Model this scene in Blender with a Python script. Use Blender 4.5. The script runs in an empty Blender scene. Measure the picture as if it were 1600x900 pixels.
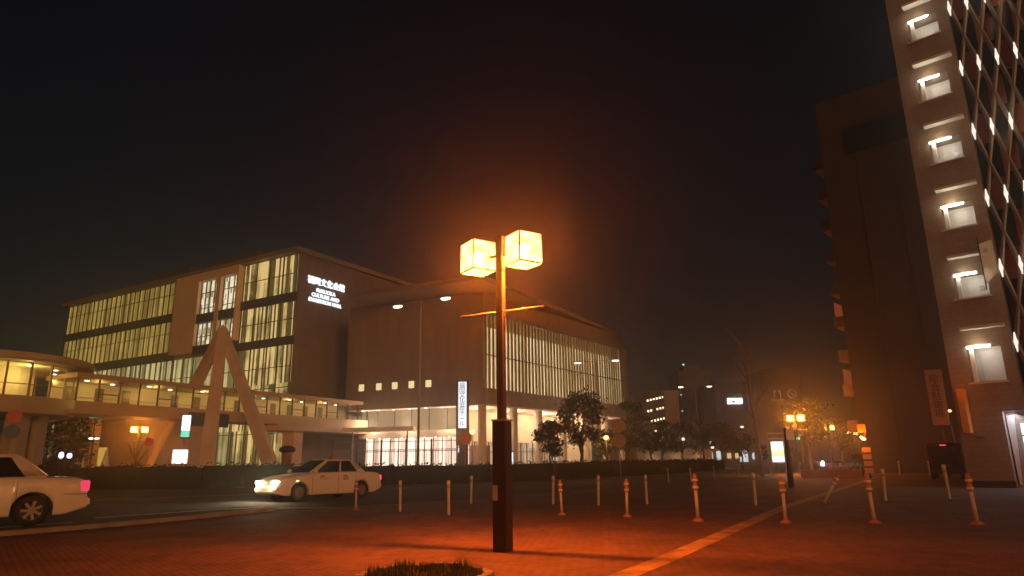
import bpy, bmesh, math, random
from mathutils import Vector, Matrix
R = math.radians
rnd = random.Random(7)
scene = bpy.context.scene
COL = scene.collection

# ------------------------------------------------------------------ camera (eye height 1.3 m, tilted up)
F, TH, PH, H = 1060.0, R(14.39), R(0.76), 1.3
s_, c_ = math.sin(TH), math.cos(TH)
R0, U0, F0 = Vector((1, 0, 0)), Vector((0, -s_, c_)), Vector((0, c_, s_))
CR = R0 * math.cos(PH) - U0 * math.sin(PH)
CU = U0 * math.cos(PH) + R0 * math.sin(PH)
cam_d = bpy.data.cameras.new('camera')
cam = bpy.data.objects.new('camera', cam_d)
COL.objects.link(cam)
cam_d.sensor_width = 36
cam_d.lens = F / 1600 * 36
cam_d.clip_end = 2000
cam.matrix_world = Matrix(((CR.x, CU.x, -F0.x, 0), (CR.y, CU.y, -F0.y, 0), (CR.z, CU.z, -F0.z, H), (0, 0, 0, 1)))
scene.camera = cam

def ray(px, py):
    return F0 + CR * ((px - 800) / F) + CU * ((450 - py) / F)
def gnd(px, py, z=0.0):
    d = ray(px, py); t = (z - H) / d.z
    return Vector((d.x * t, d.y * t, z))
def atY(px, py, Y):
    d = ray(px, py); t = Y / d.y
    return Vector((d.x * t, Y, H + d.z * t))

# ------------------------------------------------------------------ materials
MATS = {}
def newmat(name):
    m = bpy.data.materials.new(name); m.use_nodes = True
    m.node_tree.nodes.clear(); MATS[name] = m
    return m, m.node_tree.nodes, m.node_tree.links
def mat(name, col, rough=0.6, metal=0.0, var=0.15, scale=3.0, bump=0.0, bscale=30.0, spec=0.5, coat=0.0):
    m, N, L = newmat(name)
    out = N.new('ShaderNodeOutputMaterial'); b = N.new('ShaderNodeBsdfPrincipled')
    L.new(b.outputs[0], out.inputs[0])
    b.inputs['Roughness'].default_value = rough; b.inputs['Metallic'].default_value = metal
    b.inputs['Specular IOR Level'].default_value = spec
    b.inputs['Coat Weight'].default_value = coat
    tc = N.new('ShaderNodeTexCoord')
    n = N.new('ShaderNodeTexNoise'); n.inputs['Scale'].default_value = scale; n.inputs['Detail'].default_value = 6
    L.new(tc.outputs['Object'], n.inputs['Vector'])
    r = N.new('ShaderNodeMapRange'); r.inputs[1].default_value = .3; r.inputs[2].default_value = .7
    r.inputs[3].default_value = 1 - var; r.inputs[4].default_value = 1 + var
    L.new(n.outputs['Fac'], r.inputs[0])
    mx = N.new('ShaderNodeVectorMath'); mx.operation = 'SCALE'
    mx.inputs[0].default_value = col[:3]
    L.new(r.outputs[0], mx.inputs['Scale']); L.new(mx.outputs[0], b.inputs['Base Color'])
    if bump:
        n2 = N.new('ShaderNodeTexNoise'); n2.inputs['Scale'].default_value = bscale; n2.inputs['Detail'].default_value = 5
        L.new(tc.outputs['Object'], n2.inputs['Vector'])
        bp = N.new('ShaderNodeBump'); bp.inputs['Strength'].default_value = bump; bp.inputs['Distance'].default_value = .02
        L.new(n2.outputs['Fac'], bp.inputs['Height']); L.new(bp.outputs[0], b.inputs['Normal'])
    return m
def em(name, col, strength):
    m, N, L = newmat(name)
    out = N.new('ShaderNodeOutputMaterial'); e = N.new('ShaderNodeEmission')
    e.inputs[0].default_value = (*col, 1); e.inputs[1].default_value = strength
    L.new(e.outputs[0], out.inputs[0])
    return m
def lit_window(name, bright, dark, strength, stripe, thresh=0.5, seed=0.0, soft=0.25, rowh=100.0, topdark=0.0):
    """a lit window: blinds and curtains (random vertical strips in metres of UV) with uneven rooms behind"""
    m, N, L = newmat(name)
    out = N.new('ShaderNodeOutputMaterial'); e = N.new('ShaderNodeEmission')
    L.new(e.outputs[0], out.inputs[0]); e.inputs[1].default_value = strength
    uv = N.new('ShaderNodeUVMap'); sp = N.new('ShaderNodeSeparateXYZ'); L.new(uv.outputs[0], sp.inputs[0])
    def math_(op, a, b=None):
        k = N.new('ShaderNodeMath'); k.operation = op
        for i, v in enumerate((a, b)):
            if v is None: continue
            if isinstance(v, (int, float)): k.inputs[i].default_value = v
            else: L.new(v, k.inputs[i])
        return k.outputs[0]
    fx = math_('FLOOR', math_('DIVIDE', sp.outputs[0], stripe))
    fy = math_('FLOOR', math_('DIVIDE', sp.outputs[1], rowh))
    wn = N.new('ShaderNodeTexWhiteNoise'); wn.noise_dimensions = '3D'
    cb = N.new('ShaderNodeCombineXYZ'); L.new(fx, cb.inputs[0]); L.new(fy, cb.inputs[1]); cb.inputs[2].default_value = seed
    L.new(cb.outputs[0], wn.inputs['Vector'])
    n = N.new('ShaderNodeTexNoise'); n.inputs['Scale'].default_value = .30; n.inputs['Detail'].default_value = 3
    L.new(uv.outputs[0], n.inputs['Vector'])
    n2 = N.new('ShaderNodeTexNoise'); n2.inputs['Scale'].default_value = 1.6; n2.inputs['Detail'].default_value = 4
    mp = N.new('ShaderNodeMapping'); mp.inputs['Scale'].default_value = (1, .35, 1); L.new(uv.outputs[0], mp.inputs[0]); L.new(mp.outputs[0], n2.inputs['Vector'])
    v = math_('ADD', math_('ADD', wn.outputs['Value'], math_('MULTIPLY', math_('SUBTRACT', n.outputs['Fac'], .5), 1.15)),
              math_('MULTIPLY', math_('SUBTRACT', n2.outputs['Fac'], .5), .5))
    mr = N.new('ShaderNodeMapRange'); mr.inputs[1].default_value = thresh - soft; mr.inputs[2].default_value = thresh + soft
    L.new(v, mr.inputs[0])
    mix = N.new('ShaderNodeMix'); mix.data_type = 'RGBA'
    mix.inputs['A'].default_value = (*dark, 1); mix.inputs['B'].default_value = (*bright, 1)
    L.new(mr.outputs[0], mix.inputs['Factor']); L.new(mix.outputs['Result'], e.inputs[0])
    return m

# ------------------------------------------------------------------ mesh builder
class MB:
    def __init__(self): self.v = []; self.f = []; self.uv = {}
    def add(self, vs, fs, M=None):
        o = len(self.v)
        self.v += [tuple(M @ Vector(v)) if M else tuple(v) for v in vs]
        self.f += [tuple(o + i for i in f) for f in fs]
        return self
    def box(self, x0, x1, y0, y1, z0, z1, M=None):
        return self.add([(x0,y0,z0),(x1,y0,z0),(x1,y1,z0),(x0,y1,z0),(x0,y0,z1),(x1,y0,z1),(x1,y1,z1),(x0,y1,z1)],
                        [(0,3,2,1),(4,5,6,7),(0,1,5,4),(1,2,6,5),(2,3,7,6),(3,0,4,7)], M)
    def prism(self, poly, z0, z1, M=None):
        n = len(poly)
        return self.add([(x,y,z0) for x,y in poly] + [(x,y,z1) for x,y in poly],
                        [tuple(range(n-1,-1,-1)), tuple(range(n,2*n))] + [(i,(i+1)%n,n+(i+1)%n,n+i) for i in range(n)], M)
    def quad(self, a, b, c, d, uv=None):
        o = len(self.v); self.v += [tuple(a),tuple(b),tuple(c),tuple(d)]; self.f.append((o,o+1,o+2,o+3))
        if uv: self.uv[len(self.f)-1] = uv
        return self
    def tube(self, p0, p1, r0, r1=None, n=10, cap=True, M=None):
        p0, p1 = Vector(p0), Vector(p1); r1 = r0 if r1 is None else r1
        d = (p1 - p0).normalized(); a = d.orthogonal().normalized(); b = d.cross(a)
        vs = []
        for p, r in ((p0, r0), (p1, r1)):
            for i in range(n):
                t = 2*math.pi*i/n; vs.append(tuple(p + a*(r*math.cos(t)) + b*(r*math.sin(t))))
        fs = [(i,(i+1)%n,n+(i+1)%n,n+i) for i in range(n)]
        if cap: fs += [tuple(range(n-1,-1,-1)), tuple(range(n,2*n))]
        return self.add(vs, fs, M)
    def lathe(self, prof, n=16, M=None, cap=True):
        vs = []
        for r, z in prof:
            for i in range(n):
                t = 2*math.pi*i/n; vs.append((r*math.cos(t), r*math.sin(t), z))
        fs = []
        for k in range(len(prof)-1):
            for i in range(n):
                fs.append((k*n+i, k*n+(i+1)%n, (k+1)*n+(i+1)%n, (k+1)*n+i))
        if cap: fs += [tuple(range(n-1,-1,-1)), tuple(range((len(prof)-1)*n, len(prof)*n))]
        return self.add(vs, fs, M)
    def torus(self, c, R1, r, axis='y', n=24, k=8):
        vs = []
        for i in range(n):
            t = 2*math.pi*i/n
            for j in range(k):
                p = 2*math.pi*j/k; q = R1 + r*math.cos(p); h = r*math.sin(p)
                u, w = q*math.cos(t), q*math.sin(t)
                vs.append((c[0]+u, c[1]+h, c[2]+w) if axis == 'y' else ((c[0]+u, c[1]+w, c[2]+h) if axis == 'z' else (c[0]+h, c[1]+u, c[2]+w)))
        fs = [(i*k+j, i*k+(j+1)%k, ((i+1)%n)*k+(j+1)%k, ((i+1)%n)*k+j) for i in range(n) for j in range(k)]
        return self.add(vs, fs)
    def build(self, name, m, parent=None, smooth=False, loc=None, bevel=0.0):
        me = bpy.data.meshes.new(name); me.from_pydata(self.v, [], self.f); me.update()
        if self.uv:
            ul = me.uv_layers.new(name='UVMap')
            for fi, uvs in self.uv.items():
                for li, u in zip(me.polygons[fi].loop_indices, uvs): ul.data[li].uv = u
        bm = bmesh.new(); bm.from_mesh(me); bmesh.ops.recalc_face_normals(bm, faces=bm.faces)
        if bevel: bmesh.ops.bevel(bm, geom=list(bm.edges), offset=bevel, segments=2, affect='EDGES', clamp_overlap=True)
        bm.to_mesh(me); bm.free()
        if smooth:
            for p in me.polygons: p.use_smooth = True
        me.materials.append(m)
        o = bpy.data.objects.new(name, me); COL.objects.link(o)
        if parent: o.parent = parent
        if loc is not None: o.location = loc
        return o

def each(name, m, parent, fn, items):
    for it in items:
        mb = MB(); fn(mb, *it); mb.build(name, m, parent)
def tag(o, label=None, cat=None, group=None, kind=None):
    if label: o['label'] = label
    if cat: o['category'] = cat
    if group: o['group'] = group
    if kind: o['kind'] = kind
    return o
def thing(name, label, cat, loc=(0,0,0), rz=0.0, group=None):
    o = bpy.data.objects.new(name, None); COL.objects.link(o)
    o.location = loc; o.rotation_euler = (0, 0, rz); o.empty_display_size = .2
    return tag(o, label, cat, group)
def kids(o): return [c for c in bpy.data.objects if c.parent is o]
def copy_tree(o, parent=None):
    c = o.copy(); COL.objects.link(c)
    if parent: c.parent = parent
    for ch in kids(o): copy_tree(ch, c)
    return c
def place(src, first, loc, rz=0.0, label=None, tilt=(0,0), scale=1.0):
    o = src if first else copy_tree(src)
    o.location = loc; o.rotation_euler = (tilt[0], tilt[1], rz); o.scale = (scale,)*3
    if label: o['label'] = label
    return o
def point(name, loc, power, col, parent=None, r=.1, spot=None, direction=None):
    l = bpy.data.lights.new(name, 'SPOT' if spot else 'POINT'); l.energy = power; l.color = col; l.shadow_soft_size = r
    o = bpy.data.objects.new(name, l); COL.objects.link(o); o.location = loc
    if spot: l.spot_size = spot; l.spot_blend = 1.0
    if direction is not None: o.rotation_euler = Vector(direction).to_track_quat('-Z', 'Y').to_euler()
    if parent: o.parent = parent
    return o
def area(name, loc, direction, sx, sy, power, col, parent=None):
    l = bpy.data.lights.new(name, 'AREA'); l.shape = 'RECTANGLE'; l.size = sx; l.size_y = sy; l.energy = power; l.color = col
    o = bpy.data.objects.new(name, l); COL.objects.link(o); o.location = loc
    o.rotation_euler = Vector(direction).to_track_quat('-Z', 'Y').to_euler()
    if parent: o.parent = parent
    return o
def text_obj(name, body, size, m, parent, M, thick=.02, spacing=1.0, line=1.0, align='CENTER'):
    cu = bpy.data.curves.new(name, 'FONT'); cu.body = body; cu.size = size; cu.extrude = thick
    cu.align_x = align; cu.align_y = 'CENTER'; cu.space_line = line; cu.space_character = spacing; cu.resolution_u = 3
    t = bpy.data.objects.new(name + '_curve', cu); COL.objects.link(t)
    dg = bpy.context.evaluated_depsgraph_get()
    me = bpy.data.meshes.new_from_object(t.evaluated_get(dg)); bpy.data.objects.remove(t)
    me.materials.clear(); me.materials.append(m)
    me.transform(M)
    o = bpy.data.objects.new(name, me); COL.objects.link(o); o.parent = parent
    return o
# text standing on a wall in a local frame whose +x is along the wall and -y points outward
UPRIGHT = Matrix.Rotation(R(90), 4, 'X')

# ------------------------------------------------------------------ palette
asphalt = mat('asphalt', (.05,.05,.052), .85, var=.35, scale=.7, bump=.35, bscale=60)
conc = mat('concrete', (.42,.40,.37), .8, var=.15, scale=.8, bump=.1)
kerbm = mat('kerb_stone', (.24,.22,.20), .8, var=.25, scale=2.0, bump=.2)
paintw = mat('road_paint', (.7,.7,.68), .7, var=.45, scale=3.0)
dkmetal = mat('dark_brown_paint', (.035,.028,.026), .45, .0, var=.2)
greymetal = mat('grey_metal', (.30,.30,.30), .45, .3)
galv = mat('galvanised', (.38,.38,.37), .4, .5)
black = mat('black_rubber', (.02,.02,.02), .7)
def tiled(name, c1, c2, mortar, bw, bh):
    m, N, L = newmat(name)
    out = N.new('ShaderNodeOutputMaterial'); b = N.new('ShaderNodeBsdfPrincipled'); L.new(b.outputs[0], out.inputs[0]); b.inputs['Roughness'].default_value = .5
    tc = N.new('ShaderNodeTexCoord'); sp = N.new('ShaderNodeSeparateXYZ'); L.new(tc.outputs['Object'], sp.inputs[0])
    ad = N.new('ShaderNodeMath'); ad.operation = 'ADD'; L.new(sp.outputs[0], ad.inputs[0]); L.new(sp.outputs[1], ad.inputs[1])
    cb = N.new('ShaderNodeCombineXYZ'); L.new(ad.outputs[0], cb.inputs[0]); L.new(sp.outputs[2], cb.inputs[1])
    br = N.new('ShaderNodeTexBrick'); L.new(cb.outputs[0], br.inputs['Vector']); br.inputs['Scale'].default_value = 1
    br.inputs['Brick Width'].default_value = bw; br.inputs['Row Height'].default_value = bh; br.inputs['Mortar Size'].default_value = .008
    for k, c in (('Color1',c1),('Color2',c2),('Mortar',mortar)): br.inputs[k].default_value = (*c,1)
    n = N.new('ShaderNodeTexNoise'); n.inputs['Scale'].default_value = 1.2; n.inputs['Detail'].default_value = 6
    mp = N.new('ShaderNodeMapping'); mp.inputs['Scale'].default_value = (1,1,.18); L.new(tc.outputs['Object'], mp.inputs[0]); L.new(mp.outputs[0], n.inputs['Vector'])
    r = N.new('ShaderNodeMapRange'); r.inputs[1].default_value = .3; r.inputs[2].default_value = .7; r.inputs[3].default_value = .84; r.inputs[4].default_value = 1.1; L.new(n.outputs['Fac'], r.inputs[0])
    sc = N.new('ShaderNodeVectorMath'); sc.operation = 'SCALE'; L.new(br.outputs['Color'], sc.inputs[0]); L.new(r.outputs[0], sc.inputs['Scale']); L.new(sc.outputs[0], b.inputs['Base Color'])
    return m
walltile = tiled('wall_tile', (.27,.195,.15), (.24,.175,.135), (.17,.12,.095), 2.4, 1.2)
wallbeige = mat('wall_beige', (.42,.33,.24), .7, var=.1, scale=.4)
roofm = mat('roof_panel', (.21,.17,.14), .6, var=.08, scale=.2)
dkroof = mat('roof_plant', (.06,.06,.06), .8)
white = mat('white_paint', (.75,.74,.71), .5, var=.06)
cream = mat('cream_interior', (.72,.66,.50), .7, var=.1, scale=.5)
mullion = mat('mullion', (.06,.055,.05), .5, .3)
spandrel = mat('spandrel', (.05,.05,.055), .4)
finmat = mat('fin', (.32,.29,.25), .5, .2)
carwhite = mat('car_white', (.80,.77,.70), .28, 0, var=.02, coat=.8)
cardark = mat('car_dark', (.012,.012,.015), .3, 0, var=.02, coat=.6)
glassd = mat('car_glass', (.012,.013,.015), .06, 0, var=.02, spec=.7)
chrome = mat('chrome', (.6,.6,.6), .15, 1.0, var=.02)
rimm = mat('alloy_rim', (.17,.16,.15), .45, .6, var=.05)
hubm = mat('steel_hubcap', (.22,.18,.16), .5, .4, var=.05)
barkm = mat('bark', (.10,.075,.055), .9, var=.3, scale=8, bump=.4)
barkpale = mat('bark_pale', (.22,.18,.15), .9, var=.3, scale=8, bump=.3)
leafd = mat('leaf_dark', (.03,.05,.02), .6, spec=.08, var=.4, scale=1.5)
leafm = mat('leaf_mid', (.09,.11,.03), .6, spec=.08, var=.4, scale=1.5)
hedgem = mat('hedge_leaf', (.015,.022,.010), .7, spec=.08, var=.5, scale=2)
grassm = mat('grass_blade', (.06,.08,.03), .7, var=.5, scale=4)
soil = mat('soil', (.08,.055,.04), .95, var=.4, scale=8, bump=.5)
aptwall = tiled('apartment_tile', (.34,.26,.19), (.30,.225,.165), (.22,.165,.12), .42, .21)
aptpale = mat('apartment_pale', (.70,.66,.58), .5, var=.04)
redpanel = mat('red_panel', (.38,.09,.045), .5, var=.25, scale=.5)
dkpanel = mat('dark_panel', (.02,.02,.025), .35)
steelb = mat('bright_steel', (.20,.165,.145), .5, .2, var=.05)
dkbuild = mat('dark_building', (.06,.042,.036), .8, var=.2, scale=.15)
dkbuild2 = mat('far_tower_wall', (.045,.045,.048), .8)
postorange = mat('bollard_orange', (.40,.20,.13), .55, var=.15, scale=6)
postpale = mat('bollard_pale', (.55,.50,.46), .5, var=.12, scale=6)
bandref = mat('bollard_band', (.80,.78,.74), .4, var=.08, scale=6)
signback = mat('sign_back', (.32,.27,.25), .5, .2)
signred = mat('sign_red', (.45,.05,.05), .5)
signblue = mat('sign_blue', (.04,.07,.25), .5)
mirrororange = mat('mirror_orange', (.65,.25,.04), .5)
signyellow = mat('sign_yellow', (.60,.42,.06), .5)
legm = mat('pylon_concrete', (.62,.48,.37), .7, var=.12, scale=.8)
tactile = None

# paving: interlocking blocks
def paving():
    m, N, L = newmat('red_paving')
    out = N.new('ShaderNodeOutputMaterial'); b = N.new('ShaderNodeBsdfPrincipled'); L.new(b.outputs[0], out.inputs[0])
    b.inputs['Roughness'].default_value = .8
    tc = N.new('ShaderNodeTexCoord'); br = N.new('ShaderNodeTexBrick')
    mp = N.new('ShaderNodeMapping'); mp.inputs['Rotation'].default_value = (0,0,R(52)); L.new(tc.outputs['Object'], mp.inputs[0]); L.new(mp.outputs[0], br.inputs['Vector'])
    br.inputs['Color1'].default_value = (.20,.105,.072,1); br.inputs['Color2'].default_value = (.165,.093,.066,1); br.inputs['Mortar'].default_value = (.095,.052,.04,1)
    br.inputs['Scale'].default_value = 1; br.inputs['Brick Width'].default_value = .2; br.inputs['Row Height'].default_value = .1; br.inputs['Mortar Size'].default_value = .009
    n = N.new('ShaderNodeTexNoise'); n.inputs['Scale'].default_value = .55; n.inputs['Detail'].default_value = 7; n.inputs['Roughness'].default_value = .65
    L.new(tc.outputs['Object'], n.inputs['Vector'])
    r = N.new('ShaderNodeMapRange'); r.inputs[1].default_value = .3; r.inputs[2].default_value = .72; r.inputs[3].default_value = .55; r.inputs[4].default_value = 1.3
    L.new(n.outputs['Fac'], r.inputs[0])
    n3 = N.new('ShaderNodeTexNoise'); n3.inputs['Scale'].default_value = 3.1; n3.inputs['Detail'].default_value = 9; n3.inputs['Roughness'].default_value = .75
    L.new(tc.outputs['Object'], n3.inputs['Vector'])
    r3 = N.new('ShaderNodeMapRange'); r3.inputs[1].default_value = .36; r3.inputs[2].default_value = .56; r3.inputs[3].default_value = .62; r3.inputs[4].default_value = 1.08
    L.new(n3.outputs['Fac'], r3.inputs[0])
    mm = N.new('ShaderNodeMath'); mm.operation = 'MULTIPLY'; L.new(r.outputs[0], mm.inputs[0]); L.new(r3.outputs[0], mm.inputs[1])
    sc = N.new('ShaderNodeVectorMath'); sc.operation = 'SCALE'; L.new(br.outputs['Color'], sc.inputs[0]); L.new(mm.outputs[0], sc.inputs['Scale'])
    L.new(sc.outputs[0], b.inputs['Base Color'])
    bp = N.new('ShaderNodeBump'); bp.inputs['Strength'].default_value = .35; bp.inputs['Distance'].default_value = .01
    n2 = N.new('ShaderNodeTexNoise'); n2.inputs['Scale'].default_value = 45; L.new(tc.outputs['Object'], n2.inputs['Vector'])
    L.new(n2.outputs['Fac'], bp.inputs['Height']); L.new(bp.outputs[0], b.inputs['Normal'])
    return m
pavem = paving()
def tactile_mat():
    m, N, L = newmat('tactile_yellow')
    out = N.new('ShaderNodeOutputMaterial'); b = N.new('ShaderNodeBsdfPrincipled'); L.new(b.outputs[0], out.inputs[0])
    b.inputs['Roughness'].default_value = .75
    tc = N.new('ShaderNodeTexCoord'); n = N.new('ShaderNodeTexNoise'); n.inputs['Scale'].default_value = 2.5; n.inputs['Detail'].default_value = 8
    L.new(tc.outputs['Object'], n.inputs['Vector'])
    cr = N.new('ShaderNodeMix'); cr.data_type = 'RGBA'; cr.inputs['A'].default_value = (.20,.13,.07,1); cr.inputs['B'].default_value = (.46,.30,.09,1)
    r = N.new('ShaderNodeMapRange'); r.inputs[1].default_value = .35; r.inputs[2].default_value = .6; L.new(n.outputs['Fac'], r.inputs[0])
    L.new(r.outputs[0], cr.inputs['Factor']); L.new(cr.outputs['Result'], b.inputs['Base Color'])
    return m
tactile = tactile_mat()

SOD = (1.0, .16, .014)     # sodium light
WARM = (1.0, .66, .40)
COOL = (.92, .96, 1.0)

# ------------------------------------------------------------------ world, city glow lamp, haze
w = bpy.data.worlds.new('World'); scene.world = w; w.use_nodes = True
N, L = w.node_tree.nodes, w.node_tree.links
N.clear()
wo = N.new('ShaderNodeOutputWorld'); bg = N.new('ShaderNodeBackground'); sky = N.new('ShaderNodeTexSky')
sun_to = Vector((-.44, .88, -.13)).normalized()
sky.sky_type = 'NISHITA'; sky.sun_disc = False
sky.sun_elevation = math.asin(-sun_to.z); sky.sun_rotation = math.atan2(-sun_to.x, -sun_to.y)
bg.inputs[1].default_value = .0022
L.new(sky.outputs[0], bg.inputs[0]); L.new(bg.outputs[0], wo.inputs[0])
sl = bpy.data.lights.new('city_glow', 'SUN'); sl.energy = 1.15; sl.angle = R(10); sl.color = (1, .40, .12)  # orange directional fill standing in for the glow of unseen street lamps
so = bpy.data.objects.new('city_glow', sl); COL.objects.link(so); so.rotation_euler = sun_to.to_track_quat('-Z','Y').to_euler()

def haze():
    m, N, L = newmat('bloom_haze')
    out = N.new('ShaderNodeOutputMaterial'); v = N.new('ShaderNodeVolumePrincipled')
    v.inputs['Color'].default_value = (.92,.92,.92,1); v.inputs['Density'].default_value = .0026; v.inputs['Anisotropy'].default_value = .88  # volume added to give the lamps a halo like lens bloom
    L.new(v.outputs[0], out.inputs['Volume'])
    o = MB().box(-330, 330, -330, 330, -1.2, 39).build('haze', m)
    return tag(o, kind='stuff')
haze()

# ------------------------------------------------------------------ ground
g = MB().quad((-320,-320,0),(320,-320,0),(320,320,0),(-320,320,0)).build('ground', asphalt); tag(g, kind='structure')
kerb_line = [(-17.5,3.0),(-10.25,14.27),(-9.22,15.9),(-8.2,18.0),(-7.7,19.6),(-7.1,20.9),(-6.2,21.3),(-5.43,21.4),(-4.4,22.6),(-1.95,25.7),(3.2,32.5),(12,44.6),(26,66)]
pav = [(-20,-25),(60,-25),(60,66)] + kerb_line[::-1]
o = MB(); n = len(pav); o.add([(x,y,.004) for x,y in pav], [tuple(range(n))]); o = o.build('pavement', pavem); tag(o, kind='structure')
def ribbon(pts, w0, z, name, m, kind='structure', off=0.0, z0=None):
    mb = MB(); P = [Vector((x,y,0)) for x,y in pts]; A = []
    for i, p in enumerate(P):
        d = (P[min(i+1,len(P)-1)] - P[max(i-1,0)]).normalized(); nrm = Vector((-d.y, d.x, 0))
        A.append((p + nrm*(off - w0/2), p + nrm*(off + w0/2)))
    for (a,b),(c,d) in zip(A, A[1:]):
        if z0 is None: mb.quad((a.x,a.y,z),(c.x,c.y,z),(d.x,d.y,z),(b.x,b.y,z))
        else:
            mb.add([(a.x,a.y,z0),(c.x,c.y,z0),(d.x,d.y,z0),(b.x,b.y,z0),(a.x,a.y,z),(c.x,c.y,z),(d.x,d.y,z),(b.x,b.y,z)],
                   [(4,5,6,7),(0,1,5,4),(1,2,6,5),(2,3,7,6),(3,0,4,7)])
    return tag(mb.build(name, m), kind=kind)
ribbon(kerb_line[:6], .18, .10, 'kerb', kerbm, z0=-.02)
ribbon(kerb_line[5:], .16, .03, 'kerb_flush', mat('kerb_dark', (.11,.095,.085), .8, var=.25), z0=-.02)
ribbon([(-16,10.5),(-10.9,17.6)], .14, .004, 'road_line_near', paintw)
ribbon([(-11.2,19.0),(-9.3,21.7),(-8.0,22.7)], .22, .004, 'road_line', paintw)
ribbon([(-7.4,22.3),(-5.4,21.9)], .14, .004, 'road_line_turn', paintw)
ribbon([(-5.1,22.2),(-2.2,26.0),(2.6,32.3)], .13, .004, 'road_line_far', paintw)
ribbon([(-20,27),(-8,36),(6,52),(20,74)], .12, .004, 'lane_line', paintw)
ribbon([(-.9,4.8),(1.26,8.49),(1.85,9.47),(3.4,12.28),(7.5,19.75),(14.76,31.65),(24,47)], .32, .008, 'tactile_strip', tactile)
ribbon([(9,60),(20,77),(40,108)], 26, .003, 'far_pavement', conc, off=16)

# grass tree pit in the foreground
gp = Vector((-1.06, 8.42, 0))
t = thing('planting_bed', 'low round bed of grass with pale stone edging at the bottom edge of the pavement', 'planting bed', gp)
t.scale = (.80,.80,.9)
mb = MB(); mb.lathe([(.86,.0),(.86,.05),(.0,.07)], 28); mb.build('soil', soil, t)
mb = MB()
for i in range(26):
    a = 2*math.pi*i/26 + rnd.uniform(-.03,.03); rr = .93
    M = Matrix.Translation((rr*math.cos(a), rr*math.sin(a), 0)) @ Matrix.Rotation(a + rnd.uniform(-.15,.15), 4, 'Z')
    mb.box(-.07,.07,-.1,.1,-.02,.06+rnd.uniform(0,.035), M)
mb.build('stone_edging', kerbm, t, bevel=.012)
mb = MB()
for i in range(2600):
    a = rnd.uniform(0, 6.283); rr = .84*math.sqrt(rnd.random()); x, y = rr*math.cos(a), rr*math.sin(a)
    h = rnd.uniform(.04,.11) * (1.7 if math.sin(x*7+1)*math.cos(y*6) > .35 else 1); d = rnd.uniform(0,6.283); l = rnd.uniform(.0,.07); ww = .006
    mb.add([(x-ww*math.sin(d),y+ww*math.cos(d),.05),(x+ww*math.sin(d),y-ww*math.cos(d),.05),(x+l*math.cos(d),y+l*math.sin(d),.05+h)], [(0,1,2)])
o = mb.build('grass', grassm, t); o['kind'] = 'stuff'

# ------------------------------------------------------------------ foreground lamp and its far copies
def lantern_pane_mat():
    m, N, L = newmat('lantern_glass')
    out = N.new('ShaderNodeOutputMaterial'); e = N.new('ShaderNodeEmission'); tr = N.new('ShaderNodeBsdfTransparent'); mx = N.new('ShaderNodeMixShader')
    tc = N.new('ShaderNodeTexCoord'); n = N.new('ShaderNodeTexNoise'); n.inputs['Scale'].default_value = 5; n.inputs['Detail'].default_value = 3
    L.new(tc.outputs['Object'], n.inputs['Vector'])
    cr = N.new('ShaderNodeMix'); cr.data_type = 'RGBA'; cr.inputs['A'].default_value = (1,.52,.05,1); cr.inputs['B'].default_value = (1,.80,.22,1)
    r = N.new('ShaderNodeMapRange'); r.inputs[1].default_value = .35; r.inputs[2].default_value = .65; L.new(n.outputs['Fac'], r.inputs[0]); L.new(r.outputs[0], cr.inputs['Factor'])
    L.new(cr.outputs['Result'], e.inputs[0]); e.inputs[1].default_value = 6.5
    mx.inputs[0].default_value = .5; L.new(tr.outputs[0], mx.inputs[1]); L.new(e.outputs[0], mx.inputs[2]); L.new(mx.outputs[0], out.inputs[0])
    return m
panem = lantern_pane_mat()
bulbm = em('sodium_bulb', (1,.76,.40), 24.0)
lampframe = mat('lantern_frame', (.22,.17,.12), .5, .2)
polem = mat('pole_paint', (.085,.065,.055), .5, var=.15)
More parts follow.
